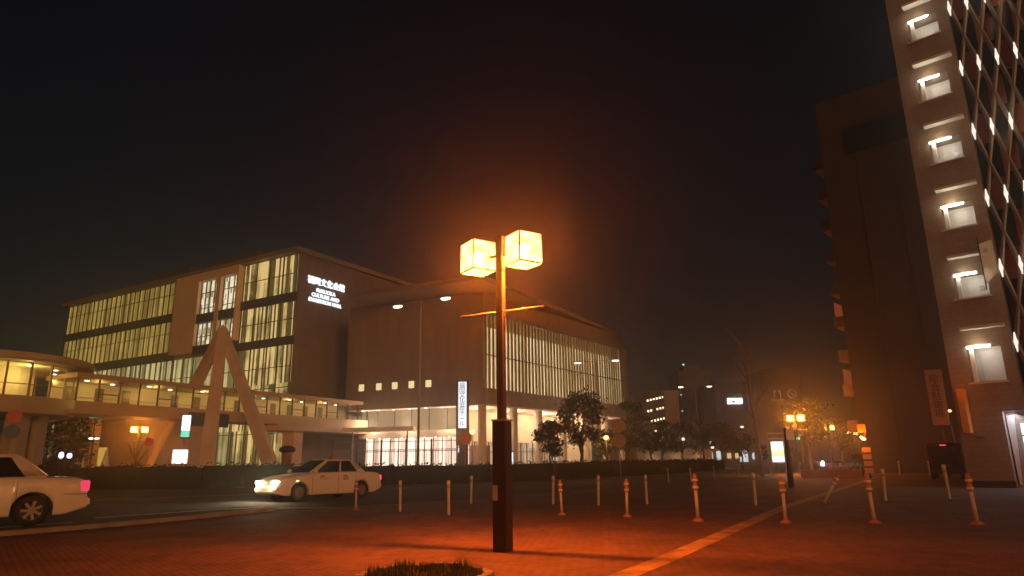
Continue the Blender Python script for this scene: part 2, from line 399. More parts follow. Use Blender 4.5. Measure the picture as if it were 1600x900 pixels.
def lamp_post(power):
    t = thing('street_lamp', 'tall dark square street lamp with two lit cube lanterns in the foreground', 'street lamp', (0,0,0), 0, 'twin lantern street lamps')
    MB().box(-.115,.115,-.115,.115,0,1.92).build('base_section', dkmetal, t, bevel=.012)
    MB().box(-.125,.125,-.125,.125,1.92,1.95).build('collar', galv, t)
    MB().box(-.058,.058,-.058,.058,1.95,4.98).build('upper_pole', polem, t, bevel=.008)
    MB().box(-.105,-.02,-.1185,-.116,.74,.96).build('notice_plate', mat('plate', (.5,.45,.4), .5), t)
    MB().tube((-.78,0,3.68),(.78,0,3.68),.018,n=8).build('cross_bar', galv, t, smooth=True)
    MB().box(-.26,.26,-.02,.02,4.62,4.66).build('bracket', dkmetal, t)
    for sx, dz in ((-1, 0), (1, 0)):
        cx = sx*.435
        # ball hinge plate and lantern: frame, four panes plus bottom pane and roof, bulb
        l = bpy.data.objects.new('lantern', None); COL.objects.link(l); l.parent = t; l.location = (cx, 0, 4.42); l.rotation_euler = (0,0,R(-29))
        s, h, e = .215, .50, .010
        mb = MB()
        for a in (-s, s):
            for b in (-s, s): mb.box(a-e,a+e,b-e,b+e,0,h)
        for z in (0, h):
            for a in (-s, s):
                mb.box(a-e,a+e,-s+e,s-e,z-e,z+e); mb.box(-s+e,s-e,a-e,a+e,z-e,z+e)
        mb.build('lantern_frame', lampframe, l)
        mb = MB(); q = s
        C = [(-q,-q),(q,-q),(q,q),(-q,q)]
        for i in range(4):
            (x0,y0),(x1,y1) = C[i], C[(i+1)%4]; mb.quad((x0,y0,e),(x1,y1,e),(x1,y1,h-e),(x0,y0,h-e))
        mb.quad((-q,-q,.002),(q,-q,.002),(q,q,.002),(-q,q,.002)); mb.quad((-q,-q,h),(q,-q,h),(q,q,h),(-q,q,h))
        mb.build('glass_panes', panem, l)
        MB().lathe([(.02,.12),(.05,.16),(.075,.24),(.06,.32),(.02,.36)], 12).build('bulb', bulbm, l, smooth=True)
        point('sodium_light', (0,0,.085), power, SOD, l, r=.05)
        point('sodium_downlight', (0,0,.06), power*.9, SOD, l, r=.05, spot=R(112), direction=(0,0,-1))
    return t
lamp = lamp_post(1600)
lamp.location = gnd(786, 862); lamp.rotation_euler = (0,0,math.atan2(-.48,.88))
for (px, py, lab, p) in [
    (1243,653,'lit twin lantern street lamp right beside the orange lit tree', 1),
    (1293,668,'distant lit twin lantern lamp between the orange lit tree and the yellow-sign lamp', 1),
    (1332,677,'lit twin lantern street lamp just left of the yellow sign', 1),
    (218,671,'lit twin lantern street lamp under the footbridge near the yellow lit columns', 1)]:
    c = copy_tree(lamp); c.location = gnd(px, py, 4.68) * 1.0; c.location.z = 0
    d = ray(px, py); c.rotation_euler = (0,0,math.atan2(-d.x*.9, d.y) + R(8)); c['label'] = lab
    k = .92; 
    for ch in [q for q in bpy.data.objects if q.type == 'LIGHT' and q.parent and q.parent.parent is c]:
        l2 = ch.data.copy(); l2.energy = (2300 if 1200 < px < 1260 else 1100 if px > 1200 else 1800) * (.3 if ch.data.type == 'SPOT' else 1); l2.color = (1, .27, .03); ch.data = l2

# ------------------------------------------------------------------ bollards
def bollard_banded():
    t = thing('bollard', 'x', 'bollard', (0,0,0), 0, 'bollards across the pavement')
    MB().lathe([(.115,0),(.115,.03),(.07,.06),(.04,.085)], 16).build('base', postorange, t, smooth=True)
    MB().lathe([(.036,.07),(.036,.62)], 14).build('post', postpale, t, smooth=True)
    MB().lathe([(.036,.62),(.062,.65),(.062,.71),(.045,.73),(.045,.78),(.062,.80),(.062,.86),(.042,.88),(.042,.93),(.03,.96)], 16).build('head', postorange, t, smooth=True)
    MB().lathe([(.0635,.66),(.0635,.70)], 16).build('reflective_band', bandref, t, smooth=True)
    MB().lathe([(.0635,.81),(.0635,.85)], 16).build('reflective_band', bandref, t, smooth=True)
    return t
def bollard_plain():
    t = thing('bollard', 'x', 'bollard', (0,0,0), 0, 'bollards across the pavement')
    MB().lathe([(.038,0),(.042,.02),(.042,.64),(.050,.66),(.050,.92),(.035,.95)], 16).build('post', postpale, t, smooth=True)
    MB().lathe([(.0515,.86),(.0515,.90)], 16).build('reflective_band', bandref, t, smooth=True)
    MB().lathe([(.0515,.74),(.0515,.80)], 16).build('reflective_band', postorange, t, smooth=True)
    return t
bb, bp = bollard_banded(), bollard_plain()
BO = [ # px, py base, top py, kind, lean toward +x, label
 (556,797,750,'b',0,'banded bollard standing in front of the rear wheel of the white taxi'),
 (625,800,750,'p',0,'pale bollard standing alone just right of the rear of the taxi'),
 (701,805,750,'p',0,'larger pale bollard of the pair left of the tall foreground lamp'),
 (736,787,743,'p',0,'smaller pale bollard close to the left side of the foreground lamp pole'),
 (797,787,743,'p',0,'pale bollard half hidden behind the foreground lamp pole'),
 (864,788,743,'p',0,'small pale bollard close behind a banded one, right of the foreground lamp'),
 (878,805,750,'b',0,'banded bollard first in the front row right of the foreground lamp'),
 (935,790,742,'p',0,'pale bollard in the back row left of the tall round sign pole'),
 (980,808,748,'b',0,'banded bollard just right of the tall round sign pole'),
 (1011,788,741,'p',0,'pale bollard in the back row just right of the round sign pole'),
 (1091,815,740,'b',0,'banded bollard left of where the yellow tactile strip passes the row'),
 (1181,790,738,'p',0,'pale bollard beside the base of the bare tree'),
 (1228,818,745,'b',0,'banded bollard with orange foot right of the yellow tactile strip'),
 (1287,787,747,'b',.42,'banded bollard knocked over to a steep slant'),
 (1367,818,742,'b',0,'banded bollard directly below the striped sign post'),
 (1384,783,732,'p',0,'pale bollard just right of the striped sign post'),
 (1484,780,725,'p',0,'pale bollard near the parked dark car'),
 (1528,820,740,'b',0,'banded bollard in front of the apartment tower corner'),
 (1045,754,731,'p',0,'faint distant bollard first from the left in the far row across the road'),
 (1080,753,731,'p',0,'faint distant bollard second from the left in the far row across the road'),
 (1117,749,728,'p',0,'distant bollard third from the left in the far row across the road'),
 (1155,746,725,'p',0,'brightest distant bollard in the far row, just left of the bare tree'),
 (1406,742,720,'p',0,'faint distant bollard in front of the dark tower'),
 (1453,743,720,'p',0,'thin distant bollard left of the parked dark car')]
used = set()
for px, py, ty, k, lean, lab in BO:
    p = gnd(px, py); h = atY(px, ty, p.y).z
    src = bb if k == 'b' else bp
    place(src, k not in used, p, rnd.uniform(0,6), lab, tilt=(rnd.uniform(-.035,.035), rnd.uniform(-.035,.035)), scale=max(.8, min(1.25, h/.955)) if lean == 0 else 1.0)
    if lean: 
        o = [q for q in bpy.data.objects if q.get('label') == lab][0]; o.rotation_euler = (0, R(34), 0)
    used.add(k)

# ------------------------------------------------------------------ tower (office block with lit glass)
TA = Vector((-69.44,103.68,0)); TB = Vector((-25.06,76.93,0))
tw = thing('office_building', 'block with yellow lit glass front and white lit lettering on its end wall', 'building', TA, math.atan2(TB.y-TA.y, TB.x-TA.x))
TL = (TB-TA).length
MB().box(0,TL-.3,0,22.7,0,25.7).build('wall', wallbeige, tw)
MB().box(TL-.3,TL,0,23,0,25.7).build('end_wall', tiled('end_wall_tile', (.21,.155,.125), (.185,.14,.115), (.13,.095,.08), 2.4, 1.2), tw)
MB().prism([(-.5,-.9),(TL+.5,-.9),(TL+.5,23.5),(-.5,23.5)],25.7,26.25).build('roof', roofm, tw)
MB().box(19,27,2,9,26.25,28.6).build('roof_plant_room', dkroof, tw); MB().box(30,40,3,10,26.25,29.0).build('roof_plant_room', dkroof, tw)
wl = lit_window('tower_glass_left', (.62,.41,.09), (.19,.12,.03), .85, .33, .55, 1.0, .5, 5.2)
wl3 = lit_window('tower_glass_lower', (.80,.64,.28), (.20,.17,.06), .85, .40, .6, 5.0, .35, 5.2)
wr = lit_window('tower_glass_right', (1.0,.69,.25), (.11,.075,.02), .85, .32, .60, 2.0, .22, 5.2)
wc = lit_window('tower_window_white', (1.2,1.05,.70), (.42,.31,.15), .9, .34, .55, 3.0, .2, .8)
def pane(name, m, parent, x0, x1, z0, z1, y=-.06):
    mb = MB(); mb.quad((x0,y,z0),(x1,y,z0),(x1,y,z1),(x0,y,z1), [(x0,z0),(x1,z0),(x1,z1),(x0,z1)])
    # give the pane thickness behind it
    mb.quad((x0,y,z0),(x0,y+.05,z0),(x0,y+.05,z1),(x0,y,z1), [(x0,z0),(x0,z0),(x0,z1),(x0,z1)])
    mb.quad((x1,y,z0),(x1,y,z1),(x1,y+.05,z1),(x1,y+.05,z0), [(x1,z0),(x1,z1),(x1,z1),(x1,z0)])
    return mb.build(name, m, parent)
def mullions(name, m, parent, x0, x1, z0, z1, step, y=-.07, wdt=.05, dep=.14, rails=()):
    mb = MB(); n = max(1, round((x1-x0)/step))
    for i in range(n+1):
        x = x0 + (x1-x0)*i/n; mb.box(x-wdt/2, x+wdt/2, y-dep, y, z0, z1)
    for z in rails: mb.box(x0, x1, y-dep*.6, y-.004, z-.04, z+.04)
    return mb.build(name, m, parent)
rows = [(21.25,25.6),(16.0,20.1),(.3,14.8)]
for i, (z0, z1) in enumerate(rows):
    m = wl3 if i == 2 else wl
    f = pane('window', m, tw, .3, 28.9, z0, z1); mullions('mullion', mullion, f, .3, 28.9, z0, z1, 1.2, wdt=.07, rails=[z0+(z1-z0)*.62] if i < 2 else [4.8, 9.9, 12.3])
for i, (z0, z1) in enumerate([(20.95,25.6),(15.75,19.85),(.3,14.75)]):
    f = pane('window', wr, tw, 42.1, TL-.25, z0, z1); mullions('mullion', mullion, f, 42.1, TL-.25, z0, z1, 2.4, rails=[z0+(z1-z0)*.5] if i < 2 else [4.8, 9.9, 12.3])
f = pane('window', wl3, tw, 29.2, 41.8, .3, 14.8); mullions('mullion', mullion, f, 29.2, 41.8, .3, 14.8, 2.1, rails=[4.8,9.9,12.3])
for z0, z1 in ((20.1,21.25),(14.8,16.0)):
    MB().box(0,28.9,-.25,-.01,z0,z1).build('spandrel_band', spandrel, tw)
for z0, z1 in ((19.85,20.95),(14.75,15.75)):
    MB().box(41.9,TL,-.25,-.01,z0,z1).build('spandrel_band', spandrel, tw)
# projecting beige bay with its recessed white-lit windows
mb = MB()
mb.box(29.0,34.0,-.9,-.01,15.4,25.7); mb.box(34.0,41.9,-.9,-.01,24.6,25.7)
mb.box(37.7,38.5,-.9,-.01,16.1,24.6); mb.box(41.6,41.9,-.9,-.01,16.1,24.6)
mb.build('bay_wall', mat('bay_beige', (.68,.54,.38), .7, var=.08, scale=.4), tw)
MB().box(34.0,41.9,-.88,-.01,14.9,16.1).build('spandrel_band', spandrel, tw)
MB().box(34.05,37.65,-.86,-.01,19.0,20.2).build('spandrel_band', spandrel, tw); MB().box(38.55,41.55,-.86,-.01,19.0,20.2).build('spandrel_band', spandrel, tw)
for x0, x1 in ((34.05,37.65),(38.55,41.55)):
    for z0, z1 in ((16.12,18.98),(20.22,24.55)):
        f = pane('window', wc, tw, x0, x1, z0, z1, y=-.3); mullions('mullion', mullion, f, x0, x1, z0, z1, .9, y=-.31, wdt=.06, rails=[z0+.8, z1-1.5] if z0 > 19 else [z0+1.2])
# white lettering on the end wall (local frame: wall along +y at x = TL)
WT = Matrix.Translation((TL+.06, 0, 0)) @ Matrix.Rotation(R(90), 4, 'Z') @ UPRIGHT
litw = em('sign_letters', (.84,.93,1.0), 2.2)
sgn = bpy.data.objects.new('wall_sign', None); COL.objects.link(sgn); sgn.parent = tw
text_obj('sign_lettering', '福岡文化会館', 1.02, litw, sgn, Matrix.Translation((0,4.35,22.75)) @ WT, .06)
text_obj('sign_lettering', 'FUKUOKA', .66, litw, sgn, Matrix.Translation((0,4.3,21.7)) @ WT, .05)
text_obj('sign_lettering', 'CULTURE AND', .66, litw, sgn, Matrix.Translation((0,4.3,21.05)) @ WT, .05)
text_obj('sign_lettering', 'EXHIBITION HALL', .66, litw, sgn, Matrix.Translation((0,4.3,20.4)) @ WT, .05)

# ------------------------------------------------------------------ museum (hall with floating roof)
MC = Vector((-3.1,70.3,0)); MD = Vector((16.0,97.5,0))
mu = thing('museum_hall', 'hall with wide overhanging flat roof, lit slatted side and bright open ground floor', 'building', MC, math.atan2(MD.y-MC.y, MD.x-MC.x))
Mi = (Matrix.Translation(MC) @ Matrix.Rotation(math.atan2(MD.y-MC.y, MD.x-MC.x), 4, 'Z')).inverted()
def ml(x, y): q = Mi @ Vector((x,y,0)); return (q.x, q.y)
FL = ml(-17.9, 76.5)          # left end of the front wall
ML = 33.0
MB().prism([(0,0),(ML,0),(ML,17),(FL[0],17),FL], 7.12, 18.9).build('wall', walltile, mu)
roofp = [ml(-17.92,72.24), ml(*gnd(750,429,19.35)[:2]), ml(16.13,98.55), ml(-.9,107.7)]
mb = MB(); mb.prism(roofp, 18.95, 19.4); mb.build('roof', roofm, mu)
# front wall frame: x along the front from left end to the corner, -y outward
FX = Vector((0-FL[0], 0-FL[1], 0)); FLn = FX.length; fa = math.atan2(FX.y, FX.x)
fr = bpy.data.objects.new('front_wall', None); COL.objects.link(fr); fr.parent = mu; fr.location = (FL[0], FL[1], 0); fr.rotation_euler = (0,0,fa)
smallwin = em('small_window_light', (1,.82,.38), .95)
mb = MB()
for i in range(1, 7): 
    x = FLn*i/7; mb.box(x-.012,x+.012,-.012,-.002,7.15,18.7)
for z in (10.6, 14.2): mb.box(0,FLn,-.012,-.002,z-.012,z+.012)
mb.build('panel_joint', mat('joint', (.22,.19,.17), .8), fr)
for x in (1.06,3.34,5.4,7.5,9.6):
    f = MB().box(x-.36,x+.36,-.05,-.002,9.16,9.92).build('window', smallwin, fr)
    mb = MB(); mb.box(x-.42,x+.42,-.08,-.003,9.08,9.155); mb.box(x-.42,x+.42,-.08,-.003,9.925,10.0); mb.box(x-.42,x-.365,-.08,-.003,9.155,9.925); mb.box(x+.365,x+.42,-.08,-.003,9.155,9.925)
    mb.build('window_frame', mullion, f)
# lit slatted side: sill fascia and header project, slats in front of a lit curtain wall
MB().box(.02,ML,-.5,-.01,7.12,8.72).build('fascia', walltile, mu)
MB().box(.02,ML,-.95,-.01,16.75,17.2).build('bay_header', walltile, mu)
MB().box(ML-1.2,ML,-.5,-.01,8.75,16.7).build('bay_end', wallbeige, mu)
wm = lit_window('museum_glass', (1.0,.76,.40), (.42,.27,.09), 1.25, .68, .5, 7.0, .35, 100)
f = pane('window', wm, mu, .1, ML-1.3, 8.75, 15.2)
f2 = pane('window', lit_window('museum_glass_top', (.34,.20,.07), (.18,.10,.035), 1.0, .68, .5, 9.0, .5, 100), mu, .1, ML-1.3, 15.2, 16.7)
n = 46
each('slat', finmat, mu, lambda mb, x: mb.box(x-.15, x+.15, -.24, -.10, 8.75, 16.7), [(.15 + (ML-1.5)*i/n,) for i in range(n+1)])
MB().box(.1,ML-1.3,-.3,-.10,12.2,12.28).build('rail', mullion, mu)
# loggia: soffit, floor, columns, glazing lines, downlights
soff = mat('soffit', (.72,.62,.52), .7, var=.05)
MB().prism([(0.05,.05),(ML-.1,.05),(ML-.1,16.8),(FL[0]+.1,16.8),(FL[0]+.05,FL[1]-.05)], 7.02, 7.10).build('soffit', soff, mu)
MB().prism([(-2,-2.5),(ML+4,-2.5),(ML+4,18),(FL[0]-3,18),(FL[0]-3,FL[1])], .0, .14).build('floor_slab', conc, mu)
colm = mat('column_paint', (.74,.64,.54), .6, var=.05)
for x, y in ((.55,.6),(6.2,.6),(11.2,.6),(16.6,.6),(22.2,.6),(27.6,.6),(32.3,.6)):
    MB().lathe([(.45,.14),(.45,7.02)], 20).build('column', colm, mu, smooth=True, loc=(x,y,0))
gl_hi = lit_window('entrance_glass_upper', (.62,.40,.20), (.46,.29,.14), .8, 1.4, .5, 11.0, .6, 2.6)
gl_lo = lit_window('entrance_glass_lower', (1.5,1.1,.86), (.70,.44,.30), 1.25, .7, .42, 12.0, .3, 100)
gl_sd = lit_window('side_glass', (1.0,.68,.42), (.5,.30,.16), .8, 1.1, .5, 13.0, .4, 3.0)
def fpane(name, m, x0, x1, z0, z1, y, par): return pane(name, m, par, x0, x1, z0, z1, y)
# front glass screen 1.2 m behind the wall line
f = fpane('window', gl_hi, .4, FLn-2.6, 4.75, 7.0, 1.2, fr); mullions('mullion', mullion, f, .4, FLn-2.6, 4.75, 7.0, 2.1, y=1.19)
f = fpane('window', gl_lo, .4, FLn-2.6, .2, 4.0, 2.2, fr); mullions('mullion', mullion, f, .4, FLn-2.6, .2, 4.0, 1.05, y=2.19, rails=[2.6])
MB().box(.2,FLn-2.4,1.0,2.4,4.0,4.72).build('canopy', soff, fr)
f = fpane('window', gl_sd, 1.5, ML-8, .2, 3.6, 5.5, mu); mullions('mullion', mullion, f, 1.5, ML-8, .2, 3.6, 1.3, y=5.49, rails=[2.5])
MB().box(1.5,ML-.3,5.6,16.6,3.6,7.0).build('inner_wall', cream, mu)
MB().box(ML-8,ML-.3,5.55,16.6,.14,3.6).build('inner_wall', cream, mu)
MB().box(3.2,5.4,3.2,5.2,.14,3.1).build('vestibule', mat('vestibule_wood', (.22,.10,.06), .5), mu)
dl = em('downlight', (1,.86,.62), 7.0)
disc = lambda mb, x, y, z, r: mb.lathe([(r,z),(r,z+.025)], 12, Matrix.Translation((x,y,0)))
each('downlight', dl, mu, disc, [(x,y,6.99,.20) for x, y in ((2,2.2),(4.5,3.6),(7.5,2.0),(10.5,3.6),(13.5,2.2),(17,3.4),(20.5,2.2),(24,3.4),(27.5,2.2),(30.5,3.4))])
each('canopy_light', dl, fr, disc, [(1.2+i*1.45, 1.2+.2*(i%2), 3.97, .10) for i in range(9)])
each('downlight', dl, fr, disc, [(1.0+i*2.0, .5, 6.985, .15) for i in range(7)])
for x in (3, 9.5, 16, 22.5, 29): point('loggia_light', (x,2.9,6.0), 600, WARM, mu, r=.3)
for x in (2.2, 6.8, 11.5): point('loggia_light', (x,.2,5.6), 330, (1,.68,.45), fr, r=.3)
for x, y in ((15,-1.2),(19,-1.6),(23.5,-1.3),(28,-1.7)):
    MB().lathe([(.10,.14),(.10,.5),(.12,.6)], 10).build('ground_light', dl, mu, loc=(x,y,0))
# low lit garden wall past the hall
gw = thing('garden_wall', 'long low pale wall lit from below behind the row of thin trees', 'wall', (17.5,98,0), R(52))
MB().box(0,26,0,.3,0,3.0).build('wall', wallbeige, gw)
for i, x in enumerate((2,7,12,17)): MB().lathe([(.12,0),(.12,.35)], 8).build('ground_light', dl, gw, loc=(x,-.9,0))
for x in (4,12,20): point('wall_light', (x,-1.6,.7), 120, (1,.62,.36), gw, r=.2)

# vertical lit sign in front of the hall
q = atY(723,640,67.0)
vs = thing('pylon_sign', 'tall narrow white lit sign with vertical dark characters in front of the hall', 'sign', (q.x,q.y,0), R(-5))
MB().box(-.62,.62,-.18,.18,3.0,9.2).build('sign_box', dkmetal, vs)
MB().box(-.55,.55,-.16,.16,.0,3.0).build('pedestal', dkmetal, vs)
MB().box(-.40,.40,-.21,-.182,4.55,9.0).build('light_panel', em('sign_light', (.86,.93,1.0), 1.3), vs)
dkink = mat('sign_ink', (.03,.04,.06), .6)
text_obj('sign_lettering', '\n'.join('福岡文化会館ホール'), .60, dkink, vs, Matrix.Translation((-.03,-.225,6.78)) @ UPRIGHT, .008, line=.76)
text_obj('sign_lettering', 'i', 1.0, em('info_letter', (.8,.85,1), 1.5), vs, Matrix.Translation((-.35,-.2,2.55)) @ UPRIGHT, .01)

# steel frame screen in front of the entrance
q0, q1 = gnd(512,727) , None
sc0, sc1 = Vector((-17.3,66.5,0)), Vector((-5.2,63.6,0)); ds = sc1 - sc0
fs = thing('steel_fence', 'tall thin brown steel railing in front of the hall entrance', 'fence', sc0, math.atan2(ds.y, ds.x))
mb = MB(); Lf = ds.length
for i in range(6): mb.box(Lf*i/5-.07, Lf*i/5+.07, -.07,.07, 0, 3.5)
mb.build('posts', mat('fence_brown', (.12,.07,.05), .6), fs)
mb = MB()
for z in (1.0, 2.55, 3.3): mb.box(0,Lf,-.03,.03,z-.03,z+.03)
for i in range(40): mb.box(Lf*i/40+.1, Lf*i/40+.125, -.012,.012, 1.03, 2.52)
mb.build('rails', greymetal, fs)

# ------------------------------------------------------------------ footbridge
BA, BB = Vector((-31.6,49.3,0)), Vector((-14.9,79.9,0)); db = BB - BA
br = thing('footbridge', 'covered footbridge with a long strip of yellow lit windows', 'footbridge', BA, math.atan2(db.y, db.x))
BL = db.length   # local x along the bridge; the camera side is -y
orangey = mat('bridge_panel', (.44,.32,.22), .6, var=.1, scale=.5)
MB().box(0,BL,0,3.4,5.1,5.4).build('deck', orangey, br)
MB().box(0,BL,-.1,0.1,5.1,6.0).build('parapet', orangey, br)
MB().box(-.3,BL+.2,-.35,3.7,7.65,8.0).build('roof', orangey, br)
MB().box(0,BL,3.3,3.4,5.4,7.65).build('back_wall', cream, br)
each('back_window', mat('bridge_dark_glass', (.20,.16,.08), .3), br, lambda mb, x: mb.box(x, x+.7, 3.27, 3.296, 5.6, 7.35), [(1.0+i*2.2,) for i in range(15) if i % 5 != 3])
each('mullion', mullion, br, lambda mb, x: mb.box(x-.045,x+.045,-.06,.06,6.0,7.65), [(BL*i/22,) for i in range(23)])
each('transom', mullion, br, lambda mb, i: mb.box(BL*i/22+.05, BL*(i+1)/22-.05, -.05,.05, 6.55,6.62), [(i,) for i in range(22) if i % 3 == 1])
MB().box(0,BL,.3,.34,6.25,6.30).build('handrail', galv, br)
yl = em('bridge_lamp', (1,.88,.55), 6.0)
each('ceiling_light', yl, br, disc, [(1.3+i*2.5, 1.2 + .9*(i%2), 7.61, .16) for i in range(13)])
for i in range(7): point('bridge_light', (2.4+i*4.7, 1.5, 7.2), 46, (1,.68,.17), br, r=.2)
MB().box(9.2,13.2,-.16,-.105,4.55,5.7).build('route_sign', mat('route_sign_blue', (.02,.035,.08), .5), br)
for x in (22.5,):
    MB().box(x-.6,x+.6,.9,2.5,0,5.1).build('pier', legm, br)
MB().box(19,BL,-.08,3.4,4.55,5.09).build('beam', orangey, br)
# wedge canopy where the bridge meets the hall
q = gnd(560,672,4.6)
wcn = thing('entrance_canopy', 'pale wedge shaped canopy beside the end of the footbridge', 'canopy', (-14.5,73.2,0), R(-14))
MB().prism([(-3.2,-1.6),(4.6,-1.2),(4.2,.6),(-3.0,.6)],4.6,5.0).build('slab', soff, wcn)
for x in (-2.6, 3.6): MB().tube((x,-.3,0),(x,-.3,4.6),.10).build('post', galv, wcn)

# ------------------------------------------------------------------ rotunda at the bridge's left end
RC = Vector((-38.4,49.4,0)); RR = 5.7
ro = thing('rotunda', 'round glazed hall on columns, yellow lit inside, at the left edge', 'building', RC)
MB().lathe([(RR+.9,8.45),(RR+1.0,8.6),(RR+1.0,8.95),(RR+.6,9.05),(0.1,9.2)], 64).build('roof', orangey, ro, smooth=False)
def ring(r0, r1, z0, z1, n=64):
    mb = MB(); vs = []
    for r, z in ((r0,z0),(r1,z0),(r1,z1),(r0,z1)):
        for i in range(n): a = 2*math.pi*i/n; vs.append((r*math.cos(a), r*math.sin(a), z))
    fs = [(k*n+i, k*n+(i+1)%n, ((k+1)%4)*n+(i+1)%n, ((k+1)%4)*n+i) for k in range(4) for i in range(n)]
    return mb.add(vs, fs)
ring(RR-.2, RR, 5.0, 6.15).build('parapet', orangey, ro)
MB().lathe([(RR-.2,5.0),(RR-.2,5.3)], 64).build('floor', orangey, ro)
MB().lathe([(RR-.3,8.40),(RR-.3,8.44)], 48).build('ceiling', cream, ro)
each('mullion', mat('rotunda_mullion', (.30,.18,.10), .6), ro, lambda mb, a: mb.box(RR-.14,RR-.04,-.06,.06,6.15,8.42, Matrix.Rotation(a,4,'Z')), [(2*math.pi*i/24 + .06,) for i in range(24)])
ring(RR-.11, RR-.07, 6.9, 6.96).build('transom', MATS['rotunda_mullion'], ro)
mb = ring(2.6, 2.9, 5.3, 8.4, 32); mb.build('core_wall', cream, ro)
each('ceiling_light', yl, ro, disc, [(4.3*math.cos(2*math.pi*i/10+.3),4.3*math.sin(2*math.pi*i/10+.3),8.37,.17) for i in range(10)])
for a in (-100,-60,-20,20,-140): point('rotunda_light', (4.2*math.cos(R(a)),4.2*math.sin(R(a)),7.7), 95, (1,.70,.17), ro, r=.2)
for px, Y, wd in ((22,48.5,.55),(50,50.5,.62)):
    p = atY(px,690,Y); MB().box(-wd,wd,-.5,.5,0,5.0).build('column', wallbeige, ro, loc=(p.x-RC.x,p.y-RC.y,0))

# ------------------------------------------------------------------ tripod pylon
AP = Vector((-26.2,60.3,13.2))
py_ = thing('tripod_pylon', 'tall three legged tapered pylon rising to a point over the footbridge', 'pylon', (AP.x,AP.y,0))
def leg(base, r0, r1):
    b = base - Vector((AP.x,AP.y,0)); top = Vector((0,0,13.1)) 
    d = (top-b).normalized(); mb = MB()
    side = Vector((0,0,1)).cross(d).normalized(); up = d.cross(side)
    vs = []
    for p, r in ((b - d*.4, r0),(top + d*.2, r1)):
        for sx, sy in ((-1,-1),(1,-1),(1,1),(-1,1)): vs.append(tuple(p + side*sx*r + up*sy*r))
    mb.add(vs, [(0,1,2,3),(7,6,5,4),(0,1,5,4),(1,2,6,5),(2,3,7,6),(3,0,4,7)])
    return mb.build('leg', legm, py_, bevel=.06)
def base_at(px, Y): p = atY(px,728,Y); return Vector((p.x,p.y,0))
leg(base_at(322,55.5), .62, .40); leg(base_at(433,60.0), .55, .36); leg(base_at(232,64.5), .55, .36)
MB().lathe([(.55,12.3),(.46,13.0),(.04,13.7)], 4).build('cap', legm, py_)
# building mass under the bridge (station podium)
sp = thing('podium_block', 'low beige wall with yellow lit columns behind the footbridge', 'building', (-53,78,0), R(-31))
MB().box(-2,18,2.0,8,0,7.2).build('wall', wallbeige, sp)
MB().box(-2,18,-1.0,1.98,6.2,7.2).build('eave', wallbeige, sp)
for x in (4.5,7.5,10.5): MB().box(x-.45,x+.45,-.5,.4,0,6.2).build('column', cream, sp)
MB().box(5.2,9.8,1.95,1.99,.2,3.4).build('window', em('podium_window', (1,.6,.12), .55), sp)

